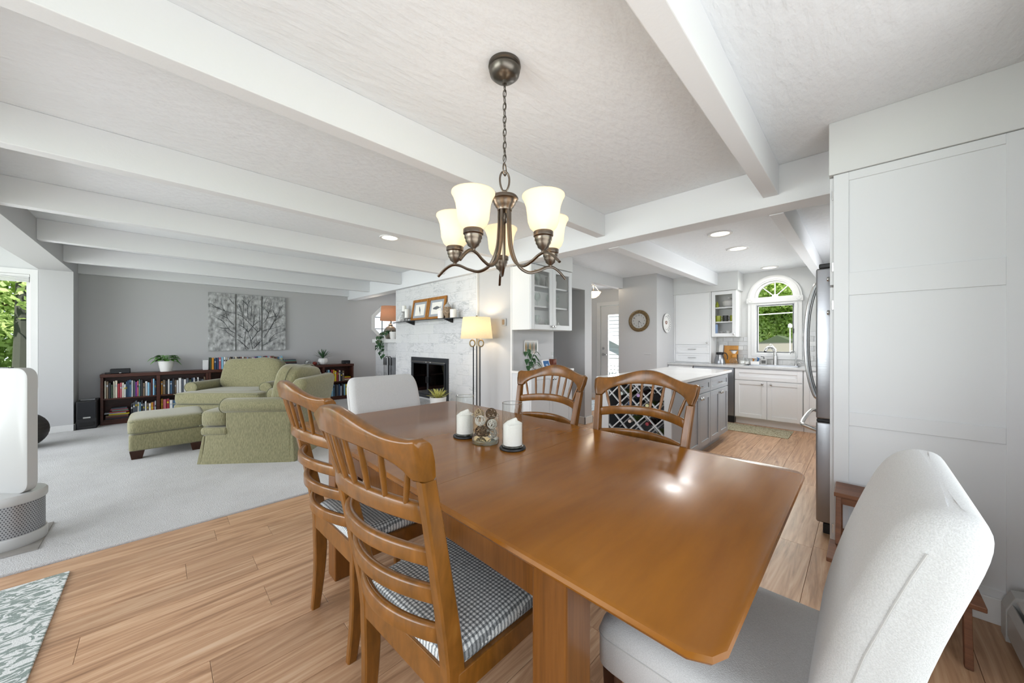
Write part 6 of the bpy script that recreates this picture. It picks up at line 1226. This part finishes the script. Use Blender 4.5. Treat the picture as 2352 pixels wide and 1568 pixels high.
MB().tube([(.004*math.sin(i*1.3), .004*math.cos(i*1.3), z-(z-z_end)*i/24) for i in range(25)], .0016, 5).build('cord', M['bronzed'], t)
MB().tube([(.015*math.cos(a), .006*math.cos(a), .478+.026*math.sin(a)) for a in [i*PI/10 for i in range(20)]], .0035, 6, closed=True).build('chain_link', M['bronze'], t, smooth=True)
MB().tube([(.020*math.cos(a)*(1-.25*math.sin(a)*-1)*.85, -.012*math.cos(a), .425+.045*math.sin(a)) for a in [i*PI/12 for i in range(24)]], .0045, 8, closed=True).build('loop', M['bronze'], t, smooth=True)
MB().lathe([(.008, .385), (.012, .378), (.008, .368), (.012, .362), (.055, .358), (.0605, .35), (.060, .342), (.050, .335), (.048, .325), (.042, .318), (.040, .312), (.033, .306), (.032, .296), (.001, .294)], n=40).build('hub', M['bronze'], t, smooth=True, ang=50)
base = math.atan2(-1, -1)   # towards the camera
for k, ph in enumerate((-30, 42, 114, 186, 258)):
    a = base+math.radians(ph); d = Vector((math.cos(a), math.sin(a), 0)); Z = Vector((0, 0, 1))
    P = smooth_pts([d*.024+Z*.305, d*.026+Z*.22, d*.036+Z*.13, d*.066+Z*.062, d*.115+Z*.034, d*.165+Z*.044, d*.21+Z*.064, d*.245+Z*.068, d*.28+Z*.050, d*.315+Z*.018], 6)
    n = len(P); A = MB().tube(P, [.0085-.0015*i/n if i < n*.85 else .0072 for i in range(n)], 10, flat=.7).build('arm', M['bronze'], t, smooth=True)
    c = d*.232
    MB().lathe([(.007, .070), (.009, .078), (.022, .088), (.024, .096), (.030, .104), (.030, .112), (.034, .116), (.034, .128), (.039, .132), (.039, .148), (.035, .152), (.001, .152)], c, 28).build('lamp_cup', M['bronze'], A, smooth=True, ang=50)
    MB().lathe([(.036, .150), (.052, .166), (.061, .190), (.064, .22), (.068, .25), (.077, .275), (.084, .287), (.0835, .292), (.076, .281), (.066, .252), (.062, .22), (.059, .192), (.050, .169), (.035, .154)], c, 40, cap=False).build('glass_shade', M['shadeg'], A, smooth=True, ang=180)
    MB().lathe([(.012, .155), (.012, .175), (.026, .200), (.027, .222), (.015, .240), (.001, .244)], c, 16).build('bulb', M['bulb'], A, smooth=True, ang=180)
    w = Vector((cx, cy, 1.55))+c; lamp('POINT', 'chandelier_bulb', (w.x, w.y, w.z+.27), .3, (1, .96, .90), radius=.03)
MB().lathe([(.001, .29), (.008, .285), (.010, .27), (.007, .26), (.009, .245), (.001, .235)], n=16).build('finial', M['bronze'], t, smooth=True)

# ------------------------------------------------------------------ step stool by the tall cabinet
st = thing('step_stool', 'brown wooden two step stool against the white end cabinet', 'stool', (2.43, -.105, 0), world=True); m = M['stoolw']; y0, y1 = -.325, .112
MB().box(2.44, 2.635, y0+.02, y1-.005, .478, .5).build('top_step', m, st, bevel=.003); MB().box(2.225, 2.45, y0-.01, y1+.012, .232, .252).build('lower_step', m, st, bevel=.003)
for y in (y0+.035, y1-.022):
    MB().beam((2.625, y, 0), (2.60, y, .478), .022, .038, up=(1, 0, 0)).build('leg', m, st, bevel=.002); MB().beam((2.405, y, .252), (2.465, y, .478), .020, .036, up=(1, 0, 0)).build('leg', m, st, bevel=.002)
    MB().beam((2.225, y, 0), (2.262, y, .232), .022, .036, up=(1, 0, 0)).build('leg', m, st, bevel=.002)
    MB().box(2.27, 2.60, y-.008, y+.008, .190, .228).build('side_rail', m, st, bevel=.002); MB().box(2.48, 2.60, y-.008, y+.008, .445, .476).build('side_rail', m, st, bevel=.002)
MB().box(2.595, 2.61, y0+.045, y1-.03, .43, .476).build('back_rail', m, st, bevel=.002); MB().box(2.455, 2.47, y0+.045, y1-.03, .44, .476).build('front_rail', m, st, bevel=.002); MB().box(2.25, 2.265, y0+.045, y1-.03, .19, .23).build('front_rail', m, st, bevel=.002); MB().box(2.60, 2.612, y0+.045, y1-.03, .22, .26).build('back_rail', m, st, bevel=.002)
